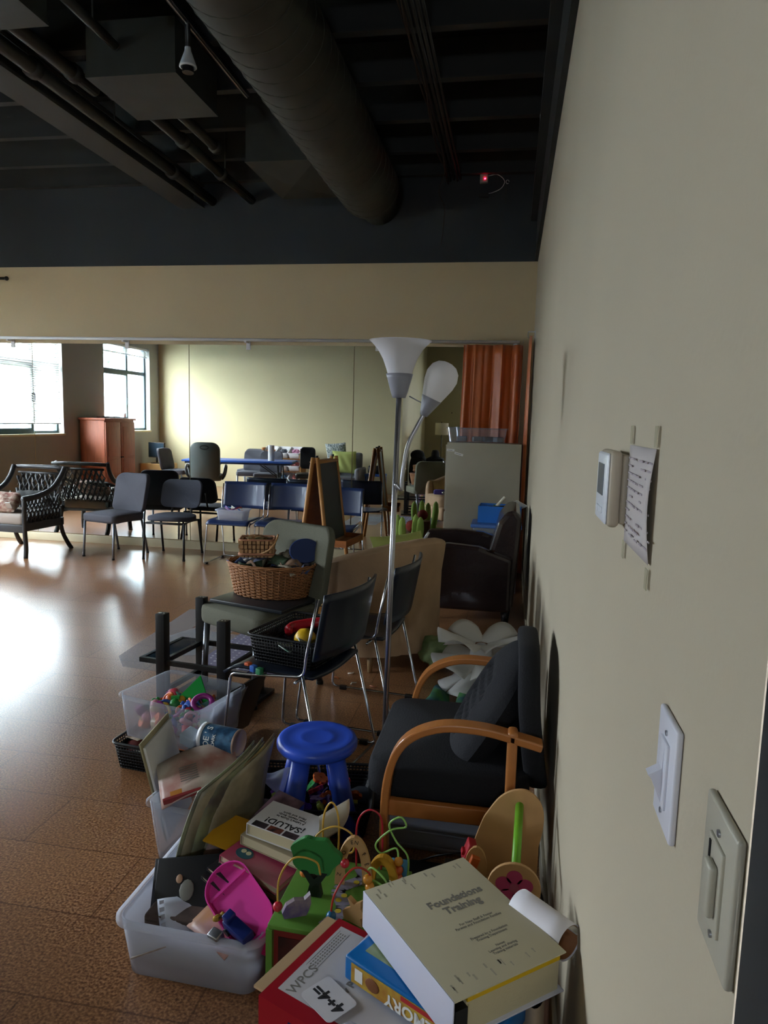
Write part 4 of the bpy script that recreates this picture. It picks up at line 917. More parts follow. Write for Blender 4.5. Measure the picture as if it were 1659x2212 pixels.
tag(MB().box(-.18, .18, -.16, .16, 0, .73, bev=.02).build('black_case', MATS['coat_black']), 'upright black case under the black hat in the alcove', 'case').location = (-1.78, -.45, 0)
for i, (x, z) in enumerate(((-1.7, 1.75), (-1.45, 1.85), (-1.95, 1.5))): tag(MB().cyl((0, 0, 0), .015, .004, 12, M=RX(-PI/2)).build('wall_dot', black_plastic), ['black dot stuck on the alcove wall, the middle one', 'black dot stuck on the alcove wall, the highest one', 'black dot stuck on the alcove wall, the lowest one'][i], 'wall dot', 'black dots on the alcove wall').location = (x, -3.398, z)
# ================= NEAR PILE =================
# chair mats and rug on the floor
matp = clear_mat('mat_vinyl', '#cdd6de', alpha=.08, rough=.12)
def flat(poly, h, name, label, cat, mt, z=.0005, group=None):
    o = MB().prism(poly, h).build(name, mt); o.location = (0, 0, z); return tag(o, label, cat, group)
flat([(-2.52, 3.96), (-2.58, 5.1), (-2.35, 5.15), (-2.35, 4.62), (-1.5, 4.5), (-1.2, 3.95), (-2.0, 3.75), (-2.4, 3.8)], .003, 'chair_mat', 'clear vinyl floor mat with the lip pointing left under the black table frame', 'floor mat', matp)
rugm = mat('rug_grey', '#7b7789', rough=.95)
nt_ = rugm.node_tree; vo = nt_.nodes.new('ShaderNodeTexVoronoi'); vo.inputs['Scale'].default_value = 22; vo.inputs['Randomness'].default_value = .15
rp = nt_.nodes.new('ShaderNodeValToRGB'); rp.color_ramp.elements[0].position = .18; rp.color_ramp.elements[0].color = (*lin('#c9c7cf'), 1); rp.color_ramp.elements[1].position = .24; rp.color_ramp.elements[1].color = (*lin('#77738a'), 1)
gp = nt_.nodes.new('ShaderNodeNewGeometry'); nt_.links.new(gp.outputs['Position'], vo.inputs[0]); nt_.links.new(vo.outputs['Distance'], rp.inputs[0]); nt_.links.new(rp.outputs[0], nt_.nodes['Principled BSDF'].inputs['Base Color'])
flat([(-2.0, 3.95), (-1.95, 4.75), (-1.25, 4.72), (-1.2, 4.0), (-1.3, 3.85)], .006, 'dotted_rug', 'grey rug with small pale dots under the wide green chair', 'rug', rugm, z=.004)
flat([(-2.45, 4.3), (-2.2, 5.0), (-2.05, 4.98), (-2.02, 4.1), (-2.2, 4.05)], .0025, 'chair_mat', 'second clear vinyl mat peeking out left of the dotted rug', 'floor mat', matp, z=.0045)
# black board under basket, basket
tag(MB().box(-.24, .24, -.2, .2, 0, .02, bev=.004).build('black_board', mat('board_black', '#22262b', rough=.35)), 'flat black board lying on the seat of the wide green chair', 'board').location = (-1.47, 3.72, .492)
bpy.data.objects['black_board'].rotation_euler = (0, 0, -.3)
wick = mat('wicker', '#a97449', rough=.6, var=.2, scale=30); wick2 = mat('wicker_pale', '#c59a6c', rough=.6, var=.15, scale=30)
def wicker(t, a, b, h, flare, rows, posts, rr, mt, rim=True):
    m = MB()
    for j in range(rows):
        f = j/(rows-1); z = .006+(h-.012)*f; k = 1+flare*f; pts = []
        n = posts*2
        for i in range(n):
            an = 2*PI*i/n; w_ = rr*1.15*(1 if (i//2+j) % 2 else -1); pts.append(((a*k+w_)*math.cos(an), (b*k+w_)*math.sin(an), z))
        m.tube(pts, rr, 5, closed=True)
    m.build('woven_side', mt, t)
    m = MB()
    for i in range(posts):
        an = 2*PI*(i+.25)/posts; k = 1+flare; m.tube([(a*math.cos(an), b*math.sin(an), 0), (a*k*math.cos(an), b*k*math.sin(an), h)], rr*.9, 5)
    m.build('stake', mt, t)
    m = MB()
    for q in (0, 1, 2):
        k = 1+flare; pts = [((a*k+.006*math.cos(7*an+q*2.1)+.004)*math.cos(an), (b*k+.006*math.cos(7*an+q*2.1)+.004)*math.sin(an), h+.004+.005*math.sin(7*an+q*2.1)) for an in [2*PI*i/90 for i in range(90)]]
        m.tube(pts, rr*1.15, 5, closed=True)
    m.build('rolled_rim', mt, t)
    MB().lathe([(1e-4, 0), (1, 0), (1, .006), (1e-4, .006)], 36, sx=a*.99, sy=b*.99).lathe([(.985, .0), (.985+flare*.98, h*.97)], 36, sx=a*.97, sy=b*.97).build('shade_lining', mat('weave_shade', '#5d3d26', rough=.8), t)  # dark inner wall paints in the shade between the canes
wb = thing('wicker_basket', 'large oval wicker basket full of scraps on the wide green chair', 'basket', (-1.475, 3.80, .513), -.12)
wicker(wb, .215, .15, .175, .17, 20, 40, .0036, wick)
sb_ = thing('small_basket', 'small square splint basket with a lid on top of the wicker basket', 'basket', (-1.565, 3.82, .722), .25)
def sq(t, w_, h, n, rows, mt):
    m = MB()
    for j in range(rows):
        z = h*(j+.5)/rows; k = 1+.12*z/h
        for i in range(n):
            for s in range(4):
                x = -w_/2*k+w_*k*(i+.5)/n; d = .004 if (i+j) % 2 else -.001
                M = RZ(s*PI/2); m.box(x-w_*k/n*.38, x+w_*k/n*.38, -w_*.4*k-d-.003, -w_*.4*k-d+.002, z-h/rows*.40, z+h/rows*.40, M=M) if s % 2 == 0 else m.box((x-w_*k/n*.38)*.8, (x+w_*k/n*.38)*.8, -w_/2*k-d-.003, -w_/2*k-d+.002, z-h/rows*.40, z+h/rows*.40, M=M)
    return m
sq(sb_, .17, .10, 8, 4, wick2).build('woven_side', wick2, sb_)
MB().box(-.08, .08, -.065, .065, 0, .095).build('shade_lining', mat('weave_shade', '#5d3d26', rough=.8), sb_)  # dark core, shade in the splint gaps put in as colour
MB().tube([(x*1.0, y*1.0, .02) for x, y in rrect(.19, .16, .02)], .008, 6, closed=True).tube([(x, y, .1) for x, y in rrect(.19, .155, .02)], .006, 6, closed=True).build('band', mat('band_pink', '#b07a5c', rough=.6), sb_)
MB().tube(smooth_path([(.02, -.075, .02), (.075, -.085, .05), (.11, -.06, .10), (.115, 0, .12)], 5), .006, 6).build('handle', wick2, sb_)
crumple('dried_herbs', 'dried green and brown bits in the small splint basket', (-1.565, 3.82, .80), .05, mat('herb', '#5a5a35', c2='#8a5a35', scale=30), (1.3, 1.1, .4), seed=5, cat='dried plants')
scrap_cols = ['5a5f78', '8a6d58', 'a39a86', '4d5f4a', '6c5048', 'c9c2b2', '4a5a80', '7a6a5a']
scn_ = {'5a5f78': 'slate blue', '8a6d58': 'tan', 'a39a86': 'beige', '4d5f4a': 'green', '6c5048': 'brown', 'c9c2b2': 'cream', '4a5a80': 'blue patterned', '7a6a5a': 'dull brown'}
rnd = random.Random(11)
for i in range(26):
    c = scrap_cols[i % 8]
    def sf(u, v, i=i): return ((u-.5)*.13, (v-.5)*.10, .012*math.sin(5*u+i)+.014*math.cos(6*v+i*2))
    o = MB().grid(sf, 7, 7, .0015).build('fabric_scrap', mat('scrap_'+c, '#'+c, rough=.9, var=.35, scale=35))
    a = rnd.uniform(0, 6.28); q = rnd.uniform(0, 1)**.5; p = RZ(-.12) @ Vector((.2*q*math.cos(a), .13*q*math.sin(a), 0))
    o.location = (-1.475+p.x, 3.80+p.y, .655+.05*(1-q)+rnd.uniform(0, .025)); o.rotation_euler = (rnd.uniform(-.6, .6), rnd.uniform(-.6, .6), rnd.uniform(0, 6))
    tag(o, '%s scrap in the large wicker basket' % scn_[c]+where(o.location, (-1.475, 3.80), .69, .05), 'scrap', 'scraps in the wicker basket')
bd = thing('blue_disc', 'dark blue round disc with a small handle standing in the wicker basket', 'disc', (-1.285, 3.82, .765), rot=(1.32, .0, .45))
MB().cyl((0, 0, -.004), .085, .008, 40).lathe([(.085, -.006), (.09, 0), (.085, .006)], 40).build('disc', mat('disc_blue', '#142f66', rough=.5), bd, ).scale = (1, .78, 1)
MB().tube([(.08, -.03, 0), (.1, -.045, 0)], .01, 8).build('hinge_knob', mat('disc_blue', '#142f66'), bd)
# upside-down black table frame
blk = mat('black_wood', '#101113', rough=.4)
tf = thing('upturned_table', 'black square-legged side table standing upside down, legs in the air', 'table', (-1.665, 3.43, 0), math.radians(-8))
for (x, y) in ((-.175, -.19), (-.175, .17), (.175, -.19), (.175, .17)):
    l = MB().box(x-.025, x+.025, y-.025, y+.025, .02, .51, bev=.002).build('leg', blk, tf)
    MB().cyl((x-.008, y, .5101), .003, .001, 6).cyl((x+.01, y, .5101), .003, .001, 6).build('dowel_hole', paper, l)
MB().box(-.24, .24, -.26, -.165, 0, .02, bev=.003).box(-.24, .24, .145, .24, 0, .02, bev=.003).box(-.24, -.15, -.165, .145, 0, .02).box(.15, .24, -.165, .145, 0, .02).build('table_frame', blk, tf)
for z in (.10, .255):
    m = MB()
    for y in (-.19, .17): m.box(-.15 if z < .2 else -.30, .15, y-.01, y+.01, z-.012, z+.012)
    for x in (-.175, .175): m.box(x-.01, x+.01, -.165, .145, z-.012, z+.012)
    if z > .2: m.box(-.31, -.29, -.2, .18, z-.012, z+.012)
    m.build('stretcher', blk, tf)
MB().box(-.29, -.19, -.18, .16, .258, .264).build('glass_shelf', mat('dark_glass', '#20303c', rough=.06, spec=.8), tf)
tag(MB().box(-.004, .004, -.14, .14, 0, .3, bev=.002).build('thin_black_board', blk), 'thin black board leaning right of the clear toy bin', 'board').location = (-1.40, 3.02, .02)
bpy.data.objects['thin_black_board'].rotation_euler = (0, .35, -.25)
# flat bag leaning
def bagf(u, v): return (.02*math.sin(PI*u)*math.sin(PI*v), (u-.5)*.26+.01*math.sin(6*v), v*.27)
o = MB().grid(bagf, 10, 10, .002).build('plastic_bag', clear_mat('bag_milky', '#dfe3e8', .5)); o.location = (-1.42, 2.88, .03); o.rotation_euler = (0, .35, -.2); tag(o, 'milky plastic bag sheet leaning between the toy bin and the black panel', 'bag')
# black woven basket helper
def wire_basket(name, label, loc, rotz, w_, d_, h, grp=None):
    t = thing(name, label, 'basket', loc, rotz, grp)
    bw_ = mat('black_weave', '#0d0e11', rough=.45)
    m = MB(); n = 16
    for j in range(9):
        f = j/8; k = .9+.1*f; pts = [(x*k+.0, y*k, .004+h*f*.97) for x, y in rrect(w_, d_, .03, 3)]; m.tube(pts, .0035, 4, closed=True)
    m.build('woven_side', bw_, t)
    m = MB()
    per = []
    P = rrect(w_, d_, .03, 3)
    for i in range(len(P)):
        a, b = Vector(P[i]), Vector(P[(i+1) % len(P)]); k = max(1, int((b-a).length/.014))
        for q in range(k): per.append(a+(b-a)*q/k)
    for p in per: m.tube([(p.x*.9, p.y*.9, 0), (p.x, p.y, h)], .0028, 4)
    m.build('upright_cane', bw_, t)
    MB().tube([(x, y, h) for x, y in rrect(w_+.006, d_+.006, .032, 4)], .006, 6, closed=True).build('rim', bw_, t)
    MB().prism(rrect(w_*.9, d_*.9, .03, 3), .004).prism(rrect(w_*.885, d_*.885, .03, 3), .0).build('base', bw_, t)
    lm_ = MB(); P0 = rrect(w_*.885, d_*.885, .03, 3); P1 = rrect(w_*.985, d_*.985, .03, 3); n = len(P0)
    lm_.add([(x, y, .004) for x, y in P0]+[(x, y, h*.8) for x, y in P1], [(k, (k+1) % n, n+(k+1) % n, n+k) for k in range(n)]); lm_.build('inner_lining', bw_, t)
    return t
wire_basket('black_basket', 'black woven rectangular basket of toys on the dark stacking chair seat', (-1.045, 2.99, .46), math.radians(-14), .33, .40, .12)
redm = mat('red_toy', '#b3202c', rough=.3)
o = MB().tube(smooth_path([(-.13, .0, 0), (-.1, .05, .0), (0, .07, 0), (.1, .05, 0), (.13, .0, 0)], 6), .02, 10, flat=1.3).build('red_handle_toy', redm); o.location = (-1.0, 3.05, .565); o.rotation_euler = (0, -.1, .3); tag(o, 'curved glossy red toy handle in the black basket on the chair', 'toy')
o = MB().lathe([(1e-4, .05), (.03, .045), (.048, .02), (.05, 0), (1e-4, 0)], 20).build('yellow_dome', mat('yellow_toy', '#d3a81e', rough=.4)); o.location = (-1.02, 2.93, .54); tag(o, 'yellow plastic dome in the black basket on the chair', 'toy')
for i, (x, y, r) in enumerate(((-1.10, 2.87, .3), (-1.06, 2.82, 1.2), (-.99, 2.85, .7))):
    o = MB().box(-.04, .04, -.03, .03, 0, .004, bev=.001).build('playing_card', mat('card_green', '#d8ded8', c2='#4a7a66', scale=30)); o.location = (x, y, .52+.012*i); o.rotation_euler = (.3, .25*i, r); tag(o, ['green and white card at the left in the black basket', 'green and white card in the middle of the black basket', 'green and white card at the right in the black basket'][i], 'card')
for i, (px, py, s, c, nm) in enumerate(((-1.12, 3.1, .05, '43324f', 'dark purple'), (-1.05, 3.12, .04, 'c9c2b2', 'cream'), (-.96, 2.95, .045, '6a5c38', 'olive'), (-.97, 3.12, .05, '38384a', 'dark grey'), (-1.13, 2.98, .045, '2f2a35', 'black'))):
    crumple('toy_lump', '%s toy lump at the bottom of the black basket on the chair' % nm, (px, py, .47), s, mat('lump_'+c, '#'+c, rough=.5), seed=20+i, cat='toy')
for i, (x, y, c, nm) in enumerate(((-1.22, 2.765, 'c4562b', 'orange'), (-1.185, 2.735, '2f5fb0', 'blue'), (-1.15, 2.71, '2c7a4d', 'green'))):
    o = MB().box(-.012, .012, -.012, .012, 0, .026, bev=.002).build('toy_cube', mat('cube_'+c, '#'+c, rough=.45)); o.location = (x, y, .452); o.rotation_euler = (0, 0, -.4); tag(o, '%s little wooden cube on the edge of the dark chair seat' % nm, 'toy cube', 'little cubes on the dark chair')
# books on second dark chair
for i, (w_, h_, z, c, lab) in enumerate(((.24, .03, .458, '6a1f28', 'dark red book lying at the bottom on the dark chair by the lamp'), (.23, .04, .489, 'b5813f', 'orange-brown book lying on the dark red book'), )):
    o = thing('book', lab, 'book', (-.99, 3.47, z), .1+.1*i)
    MB().box(-w_/2, w_/2, -.09, .09, 0, .003).box(-w_/2, w_/2, -.09, .09, h_-.003, h_).box(-w_/2, -w_/2+.003, -.09, .09, .003, h_-.003).build('cover', mat('book_'+c, '#'+c, rough=.5, var=.2, scale=20), o); MB().box(-w_/2+.004, w_/2-.004, -.085, .085, .003, h_-.003).build('pages', paper, o)
pillow('woven_pouch', 'brown woven pouch on the books on the dark chair by the lamp', .22, .16, .08, T(-.98, 3.50, .57) @ RZ(.1), mat('pouch_brown', '#6e4c28', c2='#b08a4a', scale=60, rough=.9))
for i, (x, y, c) in enumerate(((-1.12, 3.92, 'c97a4a'), (-1.0, 3.86, 'e8e2d2'), (-.93, 3.80, 'e8e2d2'), (-.88, 3.84, 'd08a6a'), (-1.05, 4.02, 'e8e2d2'))):
    o = MB().tube([(-.02, 0, .004), (0, .01, .006), (.02, -.005, .004)], .004, 5).build('floor_scrap', mat('bit_'+c, '#'+c, rough=.6)); o.location = (x, y, .0); o.rotation_euler = (0, 0, i); tag(o, ['orange scrap on the floor behind the dark chair', 'white scrap on the floor left of the lamp pole', 'white scrap on the floor right at the lamp pole', 'pink scrap on the floor beside the lamp pole', 'white scrap on the floor under the tan chair'][i], 'scrap')
o = MB().tube([(.03*math.cos(a), .012*0+.03*math.sin(a), .004) for a in [k*PI/8 for k in range(16)]], .004, 6, closed=True).build('dark_ring', black_plastic); o.location = (-.60, 5.0, .0); tag(o, 'small dark ring lying on the floor by the leather armchair', 'ring')
# petal lamp shade
ps = thing('petal_lampshade', 'white pendant lampshade of curled petals lying on the floor by the right wall', 'lampshade', (-.285, 3.93, .0)); ps.scale = (1.18, 1.18, 1.1)
pm_ = trans_mat('petal_white', '#eeeeec', .35, .5)
for ring, (nn, rr, zz, tilt, ln) in enumerate(((6, .05, .24, .12, .17), (7, .07, .17, -.25, .17), (6, .06, .10, -.7, .15))):
    for k in range(nn):
        a = 2*PI*(k+.5*ring)/nn
        def pf(u, v, ln=ln):
            q = (u-.5)*2; w_ = .035+.05*v; return (ln*v+.02*(1-q*q)*v, w_*q, .045*(1-q*q)*v+.01)
        MB().grid(pf, 10, 6, .0008).build('petal', pm_, ps).matrix_local = RZ(a) @ T(rr*.6, 0, zz) @ RY(-tilt)
MB().lathe([(1e-4, .03), (.04, .05), (.06, .14), (.05, .22), (.02, .25)], 16).build('core', pm_, ps)
# green leaf tunnel / fabric
gl1 = mat('leaf_fabric', '#4f8f4a', c2='#23506a', scale=7, rough=.8)
lf = thing('leaf_play_cloth', 'green and blue leaf shaped play cloth under the white petal lampshade', 'play cloth', (-.45, 3.55, 0))
for (pts, hh) in ((((-.22, -.2), (-.05, -.12), (.02, .1), (.0, .3), (-.08, .42), (-.1, .15), (-.14, -.02)), .05), (((-.05, -.22), (.12, -.3), (.2, -.05), (.15, .25), (.05, .3), (.04, 0)), .07), (((.1, -.3), (.3, -.28), (.36, .1), (.25, .3), (.15, .1)), .04)):
    P = [(x, y) for x, y in pts]; cx = sum(p[0] for p in P)/len(P); cy_ = sum(p[1] for p in P)/len(P); n = len(P)
    m = MB(); m.add([(x, y, .003) for x, y in P]+[(cx+(x-cx)*.5, cy_+(y-cy_)*.5, hh) for x, y in P]+[(cx, cy_, hh*1.2)], [(k, (k+1) % n, n+(k+1) % n, n+k) for k in range(n)]+[(n+k, n+(k+1) % n, 2*n) for k in range(n)], smooth=True); m.build('leaf', gl1, lf)
MB().tube([(-.2, -.22, .01), (-.27, -.27, .006)], .006, 5).build('tail_cord', gl1, lf)
o = crumple('green_plush_ball', 'green rounded fabric ball on the floor between the tan chair and the white lampshade', (-.55, 4.22, 0), .12, mat('olive_plush', '#5f7a48', c2='#8fa070', scale=9, rough=.9), (1, 1.2, .9), seed=9, cat='ball'); o.data.polygons.foreach_set('use_smooth', [True]*len(o.data.polygons))
# blue stool
st = thing('blue_stool', 'bright blue round plastic stool with four thick legs', 'stool', (-.825, 2.43, 0), .35)
bs = mat('stool_blue', '#3457cc', rough=.35)
MB().lathe([(1e-4, .341), (.05, .341), (.062, .3435), (.066, .3415), (.11, .342), (.128, .345), (.142, .341), (.149, .328), (.148, .313), (.138, .30), (.11, .29), (1e-4, .288)], 44).build('seat', bs, st)
for k in range(4):
    a = PI/4+k*PI/2; c_, s_ = math.cos(a), math.sin(a)
    MB().tube([(.085*c_, .085*s_, .295), (.122*c_, .122*s_, .14), (.16*c_, .16*s_, 0)], .04, 14, rad=[.034, .037, .042]).build('leg', bs, st)
# basket under stool
wire_basket('black_basket', 'low black woven basket of bright toys on the floor behind the blue stool legs', (-.86, 2.50, 0), .15, .46, .36, .11)
for i in range(26):
    rr_ = random.Random(100+i); cc = ['7a3fa0', 'd6682c', 'b3202c', '3f9a52', 'b5c84a', '5a2f7a'][i % 6]; nm = ['purple', 'orange', 'red', 'green', 'lime', 'dark purple'][i % 6]
    k = 'flowerblock'+cc
    if k not in globals(): 
        m = MB()
        for q in range(5): a = q*2*PI/5; m.cyl((.013*math.cos(a), .013*math.sin(a), 0), .011, .009, 8)
        globals()[k] = o = m.build('flower_block', mat('fb_'+cc, '#'+cc, rough=.4))
    else: o = globals()[k].copy(); COL.objects.link(o)
    a = rr_.uniform(0, 6.28); q = rr_.random()**.5
    o.location = (-.86+.17*q*math.cos(a), 2.50+.13*q*math.sin(a), .03+.055*rr_.random()); o.rotation_euler = (rr_.uniform(-1, 1), rr_.uniform(-1, 1), a); o.scale = (1.4, 1.4, 1.4)
    tag(o, '%s flower block in the basket under the blue stool' % nm+where(o.location, (-.86, 2.50), .058), 'toy block', 'flower blocks under the blue stool')
# white lid / box under armchair
wl = thing('storage_box', 'low white plastic storage box with a ribbed lid under the wooden-armed chair', 'box', (-.34, 2.47, 0), -.04)
wbm = mat('box_white', '#a8afc2', rough=.4)
MB().box(-.21, .17, -.13, .16, 0, .09, bev=.012).build('box_body', wbm, wl); MB().box(-.225, .185, -.145, .175, .09, .105, bev=.006).build('lid', wbm, wl)
MB().tube([(x, y-.132, z) for x, y, z in ((-.17, 0, .02), (-.17, 0, .075), (.13, 0, .075), (.13, 0, .02))], .004, 5, closed=True).build('embossed_frame', wbm, wl)
tag(MB().box(-.2, .2, -.12, .12, 0, .035, bev=.006).build('dark_board', mat('dark_grey_flat', '#26282c', rough=.8)), 'dark flat case on the floor in front of the white storage box', 'case').location = (-.36, 2.12, 0)
o = MB().tube(smooth_path([(-.42, 2.25, .02), (-.33, 2.2, .09), (-.2, 2.18, .12), (-.05, 2.1, .12), (-.03, 1.95, .17), (-.02, 1.85, .14), (-.05, 1.8, .08)], 6), .003, 6).build('power_cable', black_plastic); tag(o, 'thin black cord arching from the storage box to the wall', 'cord')
o = MB().tube(smooth_path([(-.58, 2.6, .004), (-.6, 2.52, .07), (-.585, 2.45, .12), (-.57, 2.44, .20), (-.55, 2.42, .26)], 6), .004, 6).build('lamp_cord', black_plastic); tag(o, 'black lamp cord rising beside the front of the wooden-armed chair', 'cord')
# ---- low black basket with papers + toy bin on top ----
wire_basket('black_basket', 'low black woven basket of papers on the floor under the clear toy bin', (-1.60, 2.78, 0), -.12, .34, .30, .115)
for i, (c, x, y, r, nm) in enumerate((('8a3a35', -1.68, 2.72, .3, 'dark red'), ('d8d5cc', -1.62, 2.69, -.2, 'white'), ('3c7a4d', -1.58, 2.68, .6, 'green'), ('c9b8a2', -1.70, 2.78, 1.1, 'beige'), ('c9703a', -1.50, 2.69, .1, 'orange'), ('9fb5b0', -1.54, 2.72, -.5, 'pale green'))):
    o = MB().box(-.07, .07, -.045, .045, 0, .003).build('craft_sheet', mat('sheet_'+c, '#'+c, rough=.7, var=.2, scale=20)); o.location = (x, y, .085+.006*i); o.rotation_euler = (.2-.1*i, .08*i-.2, r); tag(o, '%s craft sheet in the low black basket under the toy bin' % nm, 'craft sheet')
tb_ = tub('toy_bin', 'large clear plastic bin heaped with colourful plastic toys', 'bin', (-1.545, 2.83, .119), -.24, .42, .34, .185, clearp, taper=.93, th=.002)
tcols = [('c23b4c', 'red'), ('e39aa6', 'pink'), ('e0b63a', 'yellow'), ('d9682c', 'orange'), ('8d2f7a', 'magenta'), ('6fa89a', 'sea green'), ('3763b8', 'blue'), ('2f8f3f', 'green'), ('d9c9a0', 'cream')]
def toy_shapes():
    a = MB(); a.cyl((0, 0, -.015), .02, .03, 14); b = MB().sph((0, 0, 0), .021, 12)
    c = MB().tube([(.024*math.cos(t), .024*math.sin(t), 0) for t in [k*PI/8 for k in range(16)]], .006, 6, closed=True)
    d = MB().box(-.03, .03, -.01, .01, -.007, .007, bev=.004); e = MB().lathe([(.012, -.018), (.024, .02), (.021, .02), (.01, -.015), (1e-4, -.015)], 14)
    f = MB()
    for q in range(6): t = q*PI/3; f.sph((.017*math.cos(t), .017*math.sin(t), 0), (.009, .009, .006), 8)
    return [('toy_drum', a, 'drum'), ('toy_ball', b, 'ball'), ('toy_ring', c, 'ring'), ('toy_bar', d, 'bar'), ('toy_cup', e, 'cup'), ('toy_flower', f, 'flower')]
TS = toy_shapes(); protos = {}
rnd = random.Random(4)
for i in range(130):
    ci = rnd.randrange(9); si = rnd.randrange(6); key = (ci, si)
    if key not in protos: o = TS[si][1].build(TS[si][0], mat('toy_'+tcols[ci][0], '#'+tcols[ci][0], rough=.35)); protos[key] = o
    else: o = protos[key].copy(); COL.objects.link(o)
    z = rnd.random()**.8; p = RZ(-.22) @ Vector((rnd.uniform(-.165, .165), rnd.uniform(-.125, .125), 0))
    if z > .75: p *= .7
    o.location = (-1.545+p.x, 2.83+p.y, .145+.10*z); o.rotation_euler = (rnd.uniform(-1.5, 1.5), rnd.uniform(-1.5, 1.5), rnd.uniform(0, 6)); s = rnd.uniform(.9, 1.3); o.scale = (s, s, s)
    tag(o, '%s plastic %s in the large clear toy bin' % (tcols[ci][1], TS[si][2])+where(o.location, (-1.545, 2.83), .2, .05), 'toy', 'plastic toys in the clear toy bin')
o = MB().add([(-.07, -.05, 0), (.1, -.05, 0), (.02, .03, .1), (-.07, -.047, 0.0), (.1, -.047, 0), (.02, .036, .1), (-.04, .07, .01)], [(0, 1, 2), (3, 5, 4), (0, 2, 6), (1, 6, 2)]).build('green_fan_toy', mat('green_clear', '#1f8f3c', rough=.25)); o.location = (-1.53, 2.90, .235); tag(o, 'big translucent green triangular toy on top of the heap in the toy bin', 'toy')
o = MB().tube([(.04*math.cos(t), .04*math.sin(t), 0) for t in [k*PI/10 for k in range(20)]], .013, 8, closed=True).build('purple_ring_toy', mat('toy_8d2f7a', '#8d2f7a')); o.location = (-1.44, 2.80, .262); o.rotation_euler = (.5, .2, 0); tag(o, 'large purple ring toy right of the green triangle in the toy bin', 'toy')
# ---- small bin with magazines and picture books ----
sbn = tub('small_bin', 'small clear plastic bin on the floor holding magazines and big picture books', 'bin', (-1.175, 2.28, 0), -.12, .24, .42, .215, clearp, taper=.88)
def book(name, label, loc, rot, w_, d_, h_, cover, cat='book', spine=True, group=None, rot_e=None):
    t = thing(name, label, cat, loc, 0, group, rot=rot)
    m = MB().box(-w_/2, w_/2, -d_/2, d_/2, 0, .002).box(-w_/2, w_/2, -d_/2, d_/2, h_-.002, h_)
    m.box(-w_/2, -w_/2+.002, -d_/2, d_/2, .002, h_-.002); m.build('cover', cover, t)
    MB().box(-w_/2+.003, w_/2-.003, -d_/2+.003, d_/2-.003, .002, h_-.002).build('pages', mat('pages_cream', '#c3b998', rough=.8, bump=.3, bscale=40, stretch=(1, 1, 60)), t); return t
def curvepage(w_, d_, bendh, ph=0.): return lambda u, v: ((u-.5)*w_, (v-.5)*d_, bendh*math.sin(PI*u+ph))
bb = mat('board_book', '#b3a883', c2='#8f8867', scale=6, rough=.5)
o = thing('board_book', 'open cream board book cover standing at the left of the small bin', 'book', (-1.31, 2.30, .03), rot=(0, -.24, .12))
MB().box(-.003, .003, -.14, .13, 0, .36, bev=.001).build('front_board', bb, o); MB().box(.003, .012, -.13, .12, .0, .34, bev=.001).build('page_block', paper, o)
t = thing('magazine', 'magazine with a face photo lying curved across the small bin', 'magazine', (-1.185, 2.20, .27), rot=(.32, -.2, .5))
MB().grid(curvepage(.27, .2, .03), 16, 4, .005).build('cover', mat('mag_pink', '#cfc3b4', c2='#a8756a', scale=7, rough=.45), t)
MB().box(-.10, -.05, -.085, -.06, .018, .0225).build('orange_block', mat('mag_orange', '#c98536', rough=.5), t)
m = MB()
for k in range(7): m.box(-.06, -.0, .02-.010*k, .024-.010*k, .0305-.0, .0312)
m.build('printed_lines', grey_ink, t)
MB().box(-.125, .0, -.098, -.088, .012, .0315).build('red_strip', mat('mag_red', '#8c2f2f', rough=.5), t)
cn = thing('tin_can', 'blue patterned cardboard tin lying on its side on the picture books', 'tin', (-1.155, 2.34, .335), rot=(0, 0, -.18))
tin = mat('tin_blue', '#3f6a8c', c2='#1e3a55', scale=34, rough=.35)
Mc = RY(PI/2)
MB().lathe([(.048, -.075), (.048, .062)], 36, M=Mc).build('can_body', tin, cn); MB().lathe([(1e-4, -.082), (.05, -.082), (.0505, -.066), (.048, -.066)], 36, M=Mc).build('plastic_lid', white_plastic, cn)
MB().lathe([(.0485, .062), (.0495, .067), (.0485, .07), (.045, .069), (.044, .064), (1e-4, .064)], 36, M=Mc).build('metal_end', mat('tin_end', '#a88f80', rough=.35, metal=.3), cn)
# lettering wrapped on the can: flat letters just off the curved face, placed letter by letter
for j, ch_ in enumerate("JOE'S"):
    a = math.radians(-172+24*(4-j)+14); text('letter', ch_, .033, paper, cn, Mc @ RZ(a) @ T(.0484, 0, -.04) @ RY(PI/2) @ RZ(-PI/2), .0006)
for j, ch_ in enumerate("DARK"):
    a = math.radians(-152+12*(4-j)+14); text('letter', ch_, .018, paper, cn, Mc @ RZ(a) @ T(.0484, 0, -.012) @ RY(PI/2) @ RZ(-PI/2), .0006)
o = MB().box(-.035, .035, -.03, .03, 0, .045, bev=.006).build('tissue_pack', mat('pack_paleblue', '#aebccc', rough=.4)); o.location = (-1.285, 2.36, .30); o.rotation_euler = (.2, .2, -.3); tag(o, 'pale blue packet beside the lid end of the blue tin', 'packet')
tag(MB().box(-.09, .08, -.05, .05, 0, .008, bev=.002).build('green_book', mat('green_dark', '#1f4238', rough=.5)), 'dark green thin book under the blue tin', 'book').location = (-1.20, 2.33, .272)
